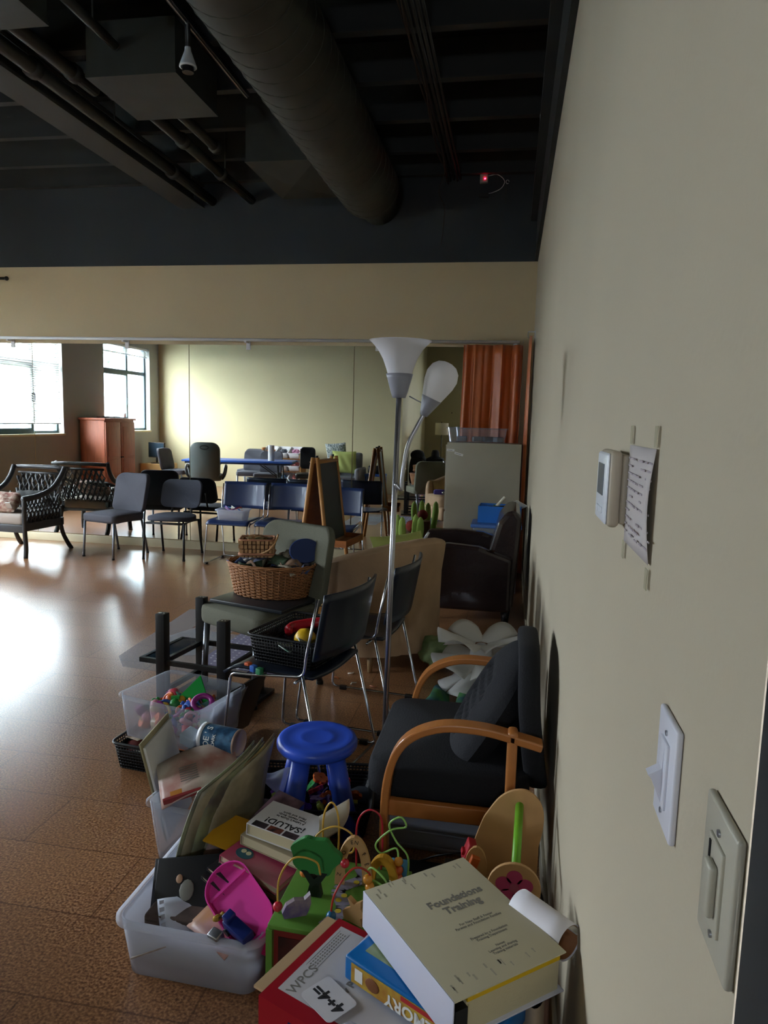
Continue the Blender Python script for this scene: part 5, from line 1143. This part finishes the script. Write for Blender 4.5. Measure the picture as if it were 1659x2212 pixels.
# big picture books leaning upright towards the right
def bigbook(label, y0, off, h_, cover, page):
    t = thing('picture_book', label, 'book', (-1.0+off, y0, .05), rot=(0, 0, 0))
    def f(u, v): A, B, C_, D = Vector((-.09, -.20, -.01)), Vector((-.041, -.10, .341)), Vector((.047, .14, .403)), Vector((.03, .09, .03)); p = A*(1-u)*(1-v)+B*(1-u)*v+C_*u*v+D*u*(1-v); return tuple(p+Vector((.03, -.01, .02))*math.sin(PI*u)*v+Vector((-.02, .0, 0))*math.sin(PI*v))
    MB().grid(f, 8, 14, .004).build('cover', cover, t)
    MB().grid(lambda u, v: tuple(Vector(f(.03+.94*u, .02+.965*v))+Vector((.007, 0, -.002))), 8, 14, .006).build('pages', page, t); return t
pc1 = mat('cover_garden', '#7f8460', c2='#4f4a45', scale=9, rough=.45); pc2 = mat('cover_cream', '#a79c80', c2='#6f6a55', scale=7, rough=.45)
bigbook('foremost large picture book standing slanted between the small and big bins', 1.98, .0, .5, pc1, pc2)
bigbook('large picture book standing just behind the foremost one', 2.01, .02, .5, pc2, pc1)
bigbook('large dark picture book standing behind the other two', 2.05, .045, .5, mat('cover_brown', '#5e4a3a', c2='#8a7a4a', scale=12, rough=.5), pc2)
text('scribble', 'XOOX', .03, ink, bpy.data.objects['picture_book'], Matrix(((.0, 0, 1, -.037), (1, .0, 0, -.10), (0, 1, 0, .05), (0, 0, 0, 1))), .0005)
tag(MB().grid(lambda u, v: ((u-.5)*.14, (v-.5)*.12, .025*math.sin(5*u)*math.cos(4*v)), 12, 12, .001).build('plastic_wrap', clear_mat('wrap', '#d6d8e2', .35, .1)), 'crinkled clear plastic wrap over a box right of the picture books', 'plastic wrap').location = (-.985, 2.36, .20)
tag(MB().box(-.09, .09, -.08, .08, 0, .165, bev=.006).build('dark_brown_box', mat('box_darkbrown', '#3d2b25', rough=.7)), 'dark brown box between the picture books and the blue stool', 'box').location = (-.975, 2.20, 0)
# ---- big bin in front ----
BX, BY = -.945, 1.83
bb_ = tub('big_bin', 'large milky plastic bin in the foreground overflowing with books and a pink plate', 'bin', (BX, BY, 0), -.03, .40, .46, .165, frost, rim=.014, taper=.92, th=.0035)
def inbin(name, label, cat, mk, loc, rot, mt):
    o = mk.build(name, mt); o.location = loc; o.rotation_euler = rot; return tag(o, label, cat)
inbin('yellow_booklet', 'paper booklet with a yellow lined block at the left side of the big bin', 'booklet', MB().box(-.06, .06, -.15, .15, 0, .004), (-1.06, 1.76, .09), (.1, -.5, -.05), mat('booklet', '#a69c93', c2='#8d8076', scale=20, rough=.6))
MB().box(-.045, .03, -.14, -.06, .004, .0048).build('yellow_block', mat('pale_yellow', '#c1a53f', rough=.6), bpy.data.objects['yellow_booklet'])
inbin('blank_sheet', 'folded pale blue-white sheet standing in the left of the big bin', 'paper', MB().grid(lambda u, v: ((u-.5)*.13, (v-.5)*.13, .02*math.sin(4*u+2*v)), 6, 6, .0008), (-1.00, 1.70, .13), (.5, -.3, .4), mat('paper_blue', '#c2c8d6', rough=.8))
bkb = mat('black_cover', '#16171b', rough=.4)
t = thing('black_book', 'black book with a small figure on its cover standing in the big bin', 'book', (-.985, 1.665, .045), rot=(-.72, -.12, .12))
MB().box(-.105, .105, -.006, .006, 0, .24, bev=.001).build('cover', bkb, t)
MB().sph((-.035, -.008, .185), (.010, .003, .012), 10).build('figure_head', mat('skin_tan', '#b08a6c'), t); MB().sph((-.01, -.008, .155), (.022, .003, .028), 10).build('figure_coat', mat('coat_grey', '#77766c'), t)
t = thing('black_book', 'second black book just behind the black book with the small figure', 'book', (-1.0, 1.685, .04), rot=(-.70, -.16, .10)); MB().box(-.105, .105, -.005, .005, 0, .235, bev=.001).build('cover', bkb, t)
inbin('pink_photo_book', 'pinkish picture book lying open at the front of the big bin', 'book', MB().grid(lambda u, v: ((u-.5)*.16, (v-.5)*.14, .012*math.sin(PI*u)), 8, 6, .006), (-.875, 1.685, .145), (.35, .1, -.5), mat('pinkbook', '#b8939a', c2='#b98a45', scale=7, rough=.4))
inbin('eye_picture', 'picture card with a drawn eye behind the black books in the big bin', 'card', MB().box(-.07, .07, -.002, .002, 0, .12), (-.97, 1.845, .12), (-.6, .3, .1), mat('eyecard', '#8d6f6a', c2='#3a3236', scale=14, rough=.5))
# pink tray
pk = thing('pink_tray', 'bright pink plastic tray with a raised rim leaning in the big bin', 'tray', (-.815, 1.70, .175), rot=(0, 0, 0))
pk.matrix_world = frame((-.838, 1.705, .185), (.62, .52, .55), (-.62, .60, .30))
pkm = mat('pink_plastic', '#d93f9e', rough=.3); P = rrect(.13, .245, .062, 8)
MB().prism(P, .004).build('tray_plate', pkm, pk)
m = MB(); n = len(P); Pi = [(x*.95, y*.975) for x, y in P]; m.add([(x, y, .0) for x, y in P]+[(x*1.03, y*1.015, .022) for x, y in P]+[(x*.98, y*.99, .022) for x, y in P]+[(x, y, .004) for x, y in Pi], [f for k in range(n) for f in ((k, (k+1) % n, n+(k+1) % n, n+k), (n+k, n+(k+1) % n, 2*n+(k+1) % n, 2*n+k), (2*n+k, 2*n+(k+1) % n, 3*n+(k+1) % n, 3*n+k))]); m.build('tray_rim', pkm, pk)
MB().box(-.06, .06, .062, .070, .004, .012).build('tray_ridge', pkm, pk)
pk2 = thing('pink_tray', 'darker pink tray behind the bright pink one in the big bin', 'tray', (-.755, 1.745, .15)); pk2.matrix_world = frame((-.785, 1.725, .155), (.60, .52, .5), (-.62, .60, .30)); MB().prism(rrect(.12, .25, .058, 8), .004).build('tray_plate', mat('pink_dark', '#a3184f', rough=.35), pk2)
tr_ = thing('toy_truck', 'small dark blue toy truck at the front of the big bin', 'toy truck', (-.81, 1.625, .165), rot=(.35, .15, -.5))
MB().box(-.045, .04, -.018, .018, 0, .03, bev=.004).box(-.045, -.02, -.015, .015, .03, .05, bev=.004).build('truck_body', mat('truck_blue', '#1c2a6c', rough=.3), tr_)
for (x, y) in ((-.03, -.018), (.025, -.018), (-.03, .018), (.025, .018)): MB().cyl((0, 0, -.005), .011, .01, 12, M=T(x, y, 0) @ RX(PI/2)).build('wheel', black_plastic, tr_)
inbin('silver_block', 'silver-white small plastic block beside the blue toy truck', 'toy part', MB().box(-.018, .018, -.014, .014, 0, .024, bev=.004), (-.865, 1.605, .155), (.3, 0, -.4), steel)
inbin('toy_bee', 'tiny black and yellow bee figure near the pink tray', 'toy bee', MB().sph((0, 0, 0), (.014, .009, .009), 10).sph((.015, 0, .004), .007, 8), (-.885, 1.655, .175), (0, 0, .8), mat('bee', '#1f1c18', c2='#c9a12c', scale=90))
# stack of books at the right/back of the big bin
lg = (-.80, 1.88)
def st_book(label, x, y, z, rz, w_, d_, h_, c, tilt=(.0, .22)):
    return book('book', label, (x, y, z), (tilt[0], tilt[1], rz), w_, d_, h_, c)
st_book('grey magazine at the bottom of the slanted book stack in the big bin', -.83, 1.80, .175, -.42, .25, .19, .010, mat('mag_grey', '#5b5a55', c2='#2d2d30', scale=12, rough=.4))
st_book('dark charcoal folder second from the bottom of the slanted book stack', -.815, 1.825, .190, -.38, .26, .2, .012, mat('charcoal', '#34363a', rough=.4))
st_book('grey-green notebook under the pink owl book', -.80, 1.85, .206, -.38, .24, .19, .014, mat('notebook', '#8a8a76', rough=.6), (0, .16))
ob = st_book('pink book with a round owl badge on its cover', -.815, 1.845, .222, -.36, .21, .17, .022, mat('pink_cover', '#a86a74', c2='#b5305a', scale=5, rough=.4), (0, .12))
ow_ = MB().prism([(.028*math.cos(a), .022*math.sin(a)) for a in [k*PI/12 for k in range(24)]], .001).build('owl_badge', mat('teal_dark', '#2f5a66', rough=.5), ob); ow_.location = (-.055, -.035, .022)
MB().cyl((-.008, .006, .001), .008, .0008, 14).cyl((.010, .006, .001), .008, .0008, 14).build('owl_eyes', mat('owl_cream', '#c9c3a0'), ow_)
tk = st_book('thick cream paged book under the health guide paperback', -.775, 1.90, .250, -.30, .22, .15, .03, mat('kraft_cover', '#a3977d', rough=.6), (0, .07))
sl = st_book('white health guide paperback with an upside-down title on top of the book stack', -.77, 1.905, .284, -.26, .20, .14, .036, mat('white_cover', '#d9d8dc', rough=.4), (0, .05))
Mt = RZ(PI)
text('title', '\u00a1SALUD!', .036, ink, sl, T(0, -.022, .0362) @ Mt, .0004, bold=.0004); text('subtitle', "A Latina's Guide to\nTotal Health: Body,\nMind, and Spirit", .0125, ink, sl, T(.0, .022, .0362) @ Mt, .0004)
for k in range(3): MB().box(-.085+.052*k, -.085+.052*k+.046, -.068, -.043, .036, .0365).build('cover_photo', mat('photo%d' % k, ['#3a3033', '#8a4a35', '#4a3a40'][k], c2='#1d1a20', scale=30, rough=.4), sl)
inbin('curled_sheet', 'curled white back page standing up behind the health guide', 'paper', MB().grid(lambda u, v: (.02*math.sin(2.4*v)+.01*u, (u-.5)*.13, .11*v), 6, 8, .0008), (-.655, 1.90, .285), (0, .12, -.42), paper)
inbin('yellow_workbook', 'yellow and red workbook corner poking out left of the owl book', 'book', MB().box(-.09, .09, -.07, .07, 0, .006, bev=.001), (-.925, 1.93, .235), (.1, .1, -.2), mat('yellow_cover', '#cf9c22', c2='#c08a1c', scale=4, rough=.45))
inbin('pink_leaflet', 'pink printed leaflet behind the thick cream book', 'leaflet', MB().box(-.06, .06, -.09, .09, 0, .003), (-.87, 2.06, .235), (.35, 0, -.5), mat('leaflet', '#9a7a8c', c2='#5d4a5a', scale=16, rough=.5))
inbin('dvd_case', 'dark plastic case slanting under the grey magazine in the big bin', 'case', MB().box(-.07, .07, -.09, .09, 0, .014, bev=.002), (-.80, 1.76, .15), (.1, .3, -.6), mat('case_dark', '#2e2a33', rough=.25))
tag(MB().box(-.16, .16, -.17, .17, 0, .13, bev=.01).build('paper_stack', mat('stack_dark', '#5d4d45', rough=.9, var=.4, scale=12, stretch=(1, 1, 20))), 'block of papers packed inside the big milky bin', 'papers').location = (BX, BY+.01, .006)
bpy.data.objects['paper_stack'].rotation_euler = (0, 0, -.03)
# ---- bead activity cube ----
g1 = mat('cube_green', '#5f8f3a', rough=.4, coat=.1); g2 = mat('tree_green', '#2f7a3c', rough=.4); ply = mat('plywood', '#c59a68', rough=.5, var=.08, scale=6)
bc = thing('bead_cube', 'wooden activity cube with green top, painted trees, arches and looping bead wires', 'activity cube', (-.545, 1.675, 0), -.03)
MB().box(-.145, .145, -.135, .135, .012, .262, bev=.004).build('cube_body', mat('cube_red', '#7c2622', rough=.4), bc)
MB().box(-.155, .155, -.145, .145, .262, .276, bev=.003).build('green_top', g1, bc)
for s in (-1, 1):
    for q in (-1, 1): MB().box(s*.15-.008, s*.15+.008, q*.14-.008, q*.14+.008, 0, .262).build('corner_post', g1, bc)
MB().box(-.13, .13, -.1365, -.135, .05, .24).build('front_panel', mat('panel_dark', '#5a1f1c', c2='#2a1210', scale=9, rough=.5), bc)
path = smooth_path([(-.02, -.12, 0), (.01, -.05, 0), (-.02, .02, 0), (.03, .08, 0), (.01, .13, 0)], 6)
m = MB()
for i in range(len(path)-1):
    a, b = path[i], path[i+1]; d = (b-a).normalized(); nrm = Vector((-d.y, d.x, 0))*.018; m.add([(a-nrm), (b-nrm), (b+nrm), (a+nrm)], [(0, 1, 2, 3)])
m.v = [(x, y, .2768) for x, y, z in m.v]; m.build('painted_path', mat('path_lilac', '#8f8fa6', rough=.5), bc)
for (x, y) in ((0, -.06), (.0, .0), (.018, .06), (-.01, -.02)): MB().cyl((x, y, .2766), .008, .0008, 12).build('path_dot', mat('dot_yellow', '#c9b83a'), bc)
tree = [(.0, .0)]; 
crown = [(.065*math.cos(a)*(1+.10*math.sin(5*a+1)), .05*math.sin(a)*(1+.08*math.cos(6*a))) for a in [k*PI/24 for k in range(48)]]
Mtree = T(-.075, -.005, .0) @ RX(PI/2)
m = MB(); m.prism([(x, y+.385) for x, y in crown], .016, M=Mtree); m.build('tree_crown', g2, bc)
MB().cyl((0, 0, 0), .022, .0186, 20, M=T(-.07, -.0205+.02, .383) @ RX(PI/2)).build('tree_hole_disc', mat('leaf_pale', '#8fae5a', rough=.5), bc)
MB().prism([(-.02, .277), (.02, .277), (.013, .31), (.035, .345), (.02, .345), (0, .325), (-.02, .345), (-.035, .345), (-.012, .31)], .018, M=Mtree).build('tree_trunk', mat('trunk_dark', '#152018', rough=.5), bc)
def arch(cx, cy_, w_, h_, th, r, mt, nm, mth=.014, rz=0):
    o_ = [(w_/2*math.cos(a), h_*math.sin(a)) for a in [k*PI/16 for k in range(17)]]; i_ = [((w_/2-th)*math.cos(a), (h_-th)*math.sin(a)) for a in [PI-k*PI/16 for k in range(17)]]
    return MB().prism(o_+i_, mth, M=T(cx, cy_, .277) @ RZ(rz) @ RX(PI/2)).build(nm, mt, bc)
arch(.01, .06, .10, .135, .026, 0, ply, 'wooden_arch', rz=.15)
for j, ch_ in enumerate('ZOO EN F\u00caTE'):
    a = math.radians(158-17*j+8); text('letter', ch_, .015, ink, bc, T(.01, .06, .277) @ RZ(.15) @ RX(PI/2) @ T(.039*math.cos(a), .122*math.sin(a), .0142) @ RZ(a-PI/2), .0004)
arch(.085, .09, .085, .075, .022, 0, mat('arch_yellow', '#c9942f', rough=.45), 'yellow_arch', .02)
MB().box(.10, .15, .10, .115, .277, .33, bev=.006).build('blue_block', mat('block_blue', '#4d8fb5', rough=.45), bc)
def wire(pts, c, nm='bead_wire'): return MB().tube(smooth_path(pts, 8), .0026, 8).build(nm, mat('wire_'+c, '#'+c, rough=.3), bc)
wire([(-.145, -.10, .277), (-.145, -.09, .36), (-.11, -.08, .415), (-.06, -.06, .40), (-.05, -.05, .36)], 'c9a043')
wire([(-.085, .10, .277), (-.088, .10, .42), (-.065, .10, .47), (-.045, .10, .42), (-.045, .10, .277)], 'c9a043')
wire([(-.11, .05, .30), (-.10, .06, .385), (-.05, .07, .42), (.0, .07, .405), (.005, .07, .36), (-.02, .07, .345)], 'c9a043')
wire([(-.115, .02, .30), (-.11, .03, .36), (-.07, .04, .38), (-.02, .04, .36), (-.01, .04, .33)], 'c9a043')
wire([(.0, .13, .277), (.0, .13, .40), (.03, .13, .445), (.065, .13, .43), (.072, .13, .36), (.07, .13, .277)], 'b02030')
wire([(.0, -.13, .277), (.005, -.12, .36), (.04, -.08, .41), (.075, -.05, .385), (.078, -.045, .34)], 'b03028')
wire([(.15, .08, .277), (.15, .09, .35), (.115, .10, .385), (.095, .10, .43), (.125, .10, .455), (.14, .10, .43), (.10, .10, .415), (.06, .10, .37), (.075, .10, .345), (.115, .10, .365), (.125, .09, .34)], '8fbf63')
wire([(.125, -.06, .277), (.13, -.05, .33), (.115, -.04, .365), (.075, -.02, .38), (.06, -.01, .345), (.09, -.01, .335), (.125, -.01, .31), (.13, -.01, .28)], '8fbf63')
beads = [(-.145, -.10, .292, 'c02a3a'), (-.115, .02, .31, 'd07a3a'), (-.105, .035, .345, 'cf9a30'), (-.108, .052, .375, 'd07a3a'), (-.01, .04, .34, 'c02a3a'), (.0, .13, .35, 'c02a3a'), (.0, -.13, .288, '7f9a35'), (.001, -.128, .312, '2a6fa0'), (.072, -.05, .368, 'd08a30'), (.077, -.046, .345, 'd08a30'), (.079, -.05, .322, 'c02a3a'), (.125, .09, .335, 'cf8a30'), (.126, .09, .31, 'c85a2a'), (.126, .09, .288, 'c85a2a'), (.128, -.05, .325, 'cfc13a'), (.128, -.055, .305, '2a7f8a'), (.127, -.06, .288, 'd07a3a')]
for (x, y, z, c) in beads: MB().sph((x, y, z), .0125, 14).build('bead', mat('bead_'+c, '#'+c, rough=.25, coat=.3), bc)
def cut(nm, pts, x, y, z, rz, mt, s=1.): MB().prism([(a*s, b*s) for a, b in pts], .014, M=T(x, y, z) @ RZ(rz) @ RX(PI/2)).build(nm, mt, bc)
cut('wooden_hedgehog', [(-.035, 0), (-.04, .015), (-.03, .035), (-.01, .045), (.015, .042), (.03, .055), (.032, .03), (.025, .01), (.02, 0)], -.095, -.095, .279, .5, mat('wood_violet', '#8a7a80', c2='#5f4f7a', scale=30, rough=.5))
cut('wooden_rabbit', [(-.03, 0), (-.035, .02), (-.01, .04), (-.02, .06), (0, .05), (.02, .065), (.02, .045), (.035, .035), (.02, .02), (.025, 0)], .055, -.085, .279, -.4, ply)
# ---- wooden toy wagon by the wall ----
wg = thing('toy_wagon', 'wooden toy wagon with round end panels, a lime green rod and a pink flower', 'toy wagon', (-.115, 1.86, 0))
def disc_panel(nm, y, pts): return MB().prism(pts, .010, M=T(0, y, 0) @ RX(PI/2)).build(nm, ply, wg, bevel=.001)
far = [(-.12, .12), (-.115, .30), (-.09, .38), (-.075, .41), (-.045, .455), (-.01, .48), (.03, .485), (.06, .465), (.078, .43), (.08, .38), (.07, .32), (.07, .12)]
fp = smooth_path([(x, y, 0) for x, y in far[1:-1]], 5)
disc_panel('end_panel', .08, [far[0]]+[(p.x, p.y) for p in fp]+[far[-1]])
near = [(.0+.066*math.cos(a), .35+.066*math.sin(a)) for a in [k*PI/16 for k in range(-3, 20)]]+[(-.06, .15), (.06, .15)]
disc_panel('front_panel', -.16, near)
MB().tube([(.012, .075, .44), (.002, -.155, .385)], .0115, 14).build('push_rod', mat('lime_rod', '#6fae2a', rough=.4), wg)
fm = mat('flower_pink', '#b5406a', rough=.6)
m = MB()
for k in range(5):
    a = PI/2+k*2*PI/5; m.prism([(.028*math.cos(a)+.020*math.cos(q)*1.0, .028*math.sin(a)+.019*math.sin(q)) for q in [j*PI/8 for j in range(16)]], .0006, M=T(0, -.1706, .352) @ RX(PI/2))
m.build('pink_flower', fm, wg); MB().cyl((0, 0, 0), .012, .0012, 16, M=T(0, -.1706, .352) @ RX(PI/2)).build('flower_centre', mat('flower_mid', '#a65068', rough=.6), wg)
MB().box(-.075, .065, -.15, .07, .10, .13).build('wagon_floor', ply, wg)
MB().prism([(-.10+.03*math.cos(a), .30+.06*math.sin(a)) for a in [k*PI/12 for k in range(24)]], .01, M=T(0, -.02, 0) @ RX(PI/2) ).build('side_disc', ply, wg)
for (x, y) in ((-.08, -.1), (-.08, .03), (.07, -.1), (.07, .03)): MB().cyl((0, 0, -.008), .05, .016, 24, M=T(x, y, .05) @ RY(PI/2)).build('wheel', ply, wg)
MB().box(-.07, .06, -.14, .06, .13, .22).build('wagon_side', ply, wg)
for i, (c, x, y, z, nm) in enumerate((('b02a35', -.245, 1.86, .30, 'red'), ('c8602a', -.235, 1.84, .28, 'orange'), ('3f8fa0', -.238, 1.80, .262, 'teal'))):
    o = MB().box(-.012, .012, -.02, .02, 0, .06 if i < 2 else .014, bev=.003).box(-.02, .02, -.01, .01, .02, .032).build('toy_brick', mat('brick_'+c, '#'+c, rough=.4)); o.location = (x, y, z); o.rotation_euler = (.1, .3, .2); tag(o, '%s toy brick piled left of the wooden wagon' % nm, 'toy brick')
tag(MB().box(-.05, .05, -.07, .07, 0, .262, bev=.004).build('dark_box', mat('box_black', '#1b1c1f', rough=.7)), 'dark box under the toy bricks left of the wooden wagon', 'box').location = (-.255, 1.85, 0)
# ---- binder pile at the bottom right ----
sbx = tag(MB().box(-.16, .16, -.15, .15, 0, .295, bev=.006).build('storage_carton', mat('teal_box', '#23343c', c2='#56604a', scale=6, rough=.7)), 'dark teal patterned carton under the pile of binders', 'box'); sbx.location = (-.255, 1.27, 0); sbx.rotation_euler = (0, 0, -.5)
ang = math.atan2(-.385, .923)
rb = thing('red_binder', 'thick red binder with a printed sheet at the lower left of the pile', 'binder', (-.415, 1.275, .299), ang)
rm = mat('binder_red', '#a01826', rough=.35)
MB().box(-.155, .155, -.131, .131, 0, .003).box(-.155, .155, -.131, .131, .078, .081).box(-.155, .155, -.134, -.131, 0, .081).build('cover', rm, rb); MB().box(-.15, .15, -.128, .126, .003, .074).build('pages', MATS['pages_cream'], rb)
MB().box(-.135, .15, -.10, .112, .0812, .0818).build('cover_sheet', mat('sheet_grey', '#c2bfc2', rough=.7), rb)
text('cover_text', 'WPCS', .030, grey_ink, rb, T(-.108, -.055, .0820) @ RZ(PI/2), .0003); text('cover_text', 'New Program', .024, grey_ink, rb, T(-.02, -.003, .0820) @ RZ(PI/2), .0003, bold=.0006)
m = MB()
for k in range(3): m.box(-.128+.0, -.1275, -.02, .10, .0819, .0821) if k == 0 else m.box(-.104+.0*k, -.1035, -.02, .10, .0819, .0821)
for k in range(3):
    for j in range(14): m.box(-.123+.006*k, -.1205+.006*k, -.015+.008*j, -.010+.008*j, .0819, .0821)
m.build('small_print', grey_ink, rb)
MB().box(-.08, .13, -.1348, -.134, .016, .062).build('spine_label', mat('label_navy', '#1f2a5c', rough=.4), rb)
text('spine_text', 'Health', .022, paper, rb, T(-.01, -.1349, .036) @ RX(PI/2), .0003); MB().box(-.066, -.062, -.1354, -.1348, .028, .05).build('spine_mark', mat('mark_pink', '#c04a70'), rb)
mf = tag(MB().box(-.19, -.02, -.11, .135, 0, .006).build('manila_folder', mat('manila', '#bfa27c', rough=.7)), 'manila folder sheets sticking out behind the red binder', 'folder'); mf.location = (-.49, 1.39, .365); mf.rotation_euler = (0, .02, ang+PI/2-.1)
mf.location = (-.415, 1.275, .362); mf.rotation_euler = (0, 0, ang)
cdx = thing('flash_card', 'white rounded maths flash card reading 4 divided by 4 on the red binder', 'card', (-.472, 1.225, .384), 0); cdx.scale = (.85, .85, 1)
cdm = mat('card_white', '#d5d3d8', rough=.5)
MB().prism(rrect(.085, .11, .012), .0012).build('card_body', cdm, cdx); cdx.rotation_euler = (0, 0, math.radians(52))
text('printed_sum', '4\u00f74=', .044, ink, cdx, T(0, 0, .0013) @ RZ(math.radians(92)), .0003, bold=.0012)
ps_ = tag(MB().grid(lambda u, v: ((u-.5)*.08, (v-.5)*.14, .008*math.sin(4*u)), 6, 6, .0007).build('plastic_sleeve', clear_mat('sleeve', '#c6cbe0', .35, .1)), 'clear plastic sleeve between the red binder and the memory game', 'sleeve'); ps_.location = (-.385, 1.41, .392); ps_.rotation_euler = (0, 0, -.4)
mg = thing('memory_game', 'blue game box with an upside-down MEMORY title between the binders', 'game box', (-.265, 1.285, .384), -.51)
mb_ = mat('game_blue', '#0d63a5', rough=.35)
MB().box(-.165, .165, -.095, .095, 0, .052, bev=.006).build('box_body', mb_, mg)
MB().box(-.145, .15, -.0965, -.0952, .006, .046).build('yellow_side_label', mat('label_yellow', '#c2a23c', c2='#a8742c', scale=25, rough=.5), mg)
MB().box(-.14, .14, -.06, .07, .0521, .0526).build('picture_label', mat('label_picture', '#a8b08c', c2='#6f8a5a', scale=18, rough=.5), mg)
MB().box(-.02, .06, -.0972, -.0966, .036, .045).build('red_stripe', mat('stripe_red', '#b02a2a'), mg)
MB().box(-.135, -.115, -.0972, -.0966, .014, .04).build('white_logo', paper, mg); MB().sph((-.09, -.097, .026), (.018, .002, .014), 12).build('brown_bear', mat('bear_brown', '#7a4a28', rough=.7), mg); MB().sph((.0, .0, .0525), (.014, .014, .002), 12).build('red_spot', mat('stripe_red', '#b02a2a'), mg)
text('title', 'MEMORY', .034, paper, mg, T(.012, -.0974, .020) @ RX(PI/2) @ RZ(PI), .0005, bold=.0008)
db = book('blue_folder', 'dark blue folder with a white edge lying in front of the memory game', (-.325, 1.17, .345), (0, 0, -.51), .30, .2, .03, mat('folder_blue', '#143a78', rough=.4))
MB().box(-.14, .14, -.1, -.094, .030, .033).build('white_edge', paper, db)
cs = tag(crumple('cling_bag', None, (-.40, 1.13, .376), .04, clear_mat('wrap', '#d6d8e2', .35, .1), (1.2, .8, .5), seed=31), 'crumpled clear plastic bag on the dark blue folder', 'plastic bag')
bn = thing('white_binder', 'big white binder titled Foundations Training on top of the pile', 'binder', (-.2305, 1.3185, .440), 0)
Ax = (Vector((-.248, 1.524))-Vector((-.443, 1.363))).normalized(); bn.rotation_euler = (0, 0, math.atan2(Ax.y, Ax.x))
wbnd = mat('binder_white', '#c9cbdc', rough=.4); wcov = mat('binder_cover', '#c0b99f', rough=.5, var=.03, scale=4)
# local x: across (spine at -x? spine runs along y), local y: from front corner to back corner
hw, hd = .1275, .165
# corners: P0 spine-back, P1, P2, P3 ; x axis = P0->P1 (width .255), spine edge runs P0->P3 (-y direction)
MB().box(-hw, hw, -hd, hd, .079, .082, bev=.001).build('front_cover', wcov, bn); MB().box(-hw, hw, -hd, hd, 0, .003, bev=.001).box(-hw-.0025, -hw, -hd, hd, 0, .082, bev=.001).build('spine_and_back', wbnd, bn)
MB().box(-hw+.03, hw-.01, -hd+.008, hd-.008, .003, .066).build('pages', MATS['pages_cream'], bn)
MB().box(-hw+.03, hw-.012, -hd+.004, hd-.01, .067, .078).build('yellow_dividers', mat('divider_yellow', '#d3ac1c', rough=.5), bn)
for yy in (-.12, 0, .12): MB().tube([(-hw+.028+.022*math.cos(a), yy, .04+.03*math.sin(a)) for a in [k*PI/8 for k in range(16)]], .0025, 6, closed=True).build('ring', chrome, bn)
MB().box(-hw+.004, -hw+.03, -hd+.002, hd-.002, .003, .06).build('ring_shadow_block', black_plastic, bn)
Rb = RZ(0)
text('title', 'Foundations\nTraining', .027, grey_ink, bn, T(.03, .045, .0822) @ Rb, .0003, bold=.0007)
text('subtitle', 'For New Staff & Foster\nParents and Foundation Families', .0085, grey_ink, bn, T(.03, -.018, .0822), .0003)
text('subtitle', 'Prepared by a Foundation\nTraining Department', .0085, grey_ink, bn, T(.03, -.06, .0822), .0003)
text('subtitle', 'Notes:\nLearning and sharing\nTraining materials', .008, grey_ink, bn, T(.03, -.098, .0822), .0003)
m = MB(); rr_ = random.Random(8)
for i in range(26):
    x = rr_.uniform(-.115, .11); y = rr_.uniform(.115, .155) if i < 12 else rr_.uniform(-.155, -.122); w_ = rr_.uniform(.002, .004); h_ = rr_.uniform(.006, .014)
    m.box(x-w_/2, x+w_/2, y, y+h_, .0821, .0823); m.cyl((x, y+h_+.002, .0821), .0022, .0002, 8)
m.build('printed_pattern', mat('print_pale', '#a39d8c', rough=.8), bn)
# rolled paper and fabric bag at the wall
rp_ = tag(MB().tube([(-.14, 1.43, .45), (-.035, 1.33, .47)], .03, 24).build('paper_roll_end', paper), 'white curled roll of paper between the binder and the right wall', 'paper roll')
m = MB(); m.grid(lambda u, v: (.032*(1-.1*v)*math.cos(-.6+5.2*u), .0, .032*math.sin(-.6+5.2*u)), 28, 1)
bpy.data.objects.remove(rp_)
rp_ = thing('paper_roll', 'curled white paper roll with brown backing between the binder and the right wall', 'paper roll', (-.062, 1.36, .505), rot=(.3, 0, -.75))
MB().grid(lambda u, v: (-.07+.13*v, .036*math.cos(.3+5.6*u), .036*math.sin(.3+5.6*u)), 30, 4, .0012).build('white_sheet', mat('roll_white', '#d9d6dc', rough=.6), rp_)
MB().grid(lambda u, v: (-.068+.126*v, .033*math.cos(.3+5.6*u), .033*math.sin(.3+5.6*u)), 30, 4, .0008).build('brown_sheet', mat('roll_brown', '#8a5a34', rough=.7), rp_)
bgf = mat('bag_beige', '#a3917c', rough=.85, var=.15, scale=8)
fb = thing('fabric_bag', 'beige and brown fabric bag slumped against the right wall behind the white binder', 'bag', (-.05, 1.36, 0))
MB().grid(lambda u, v: (-.035+.03*math.cos(2*PI*u)+.004*math.sin(9*v), .16*math.sin(2*PI*u)*(1-.25*v)+.01*math.sin(5*v), .43*v), 32, 16).build('bag_body', bgf, fb)
MB().tube(smooth_path([(-.012, -.09, .28), (-.012, -.10, .41), (-.012, -.03, .46), (-.012, .03, .41), (-.012, .03, .3)], 5), .009, 6, flat=.4).build('bag_handle', mat('bag_brown', '#5d4030', rough=.8), fb)
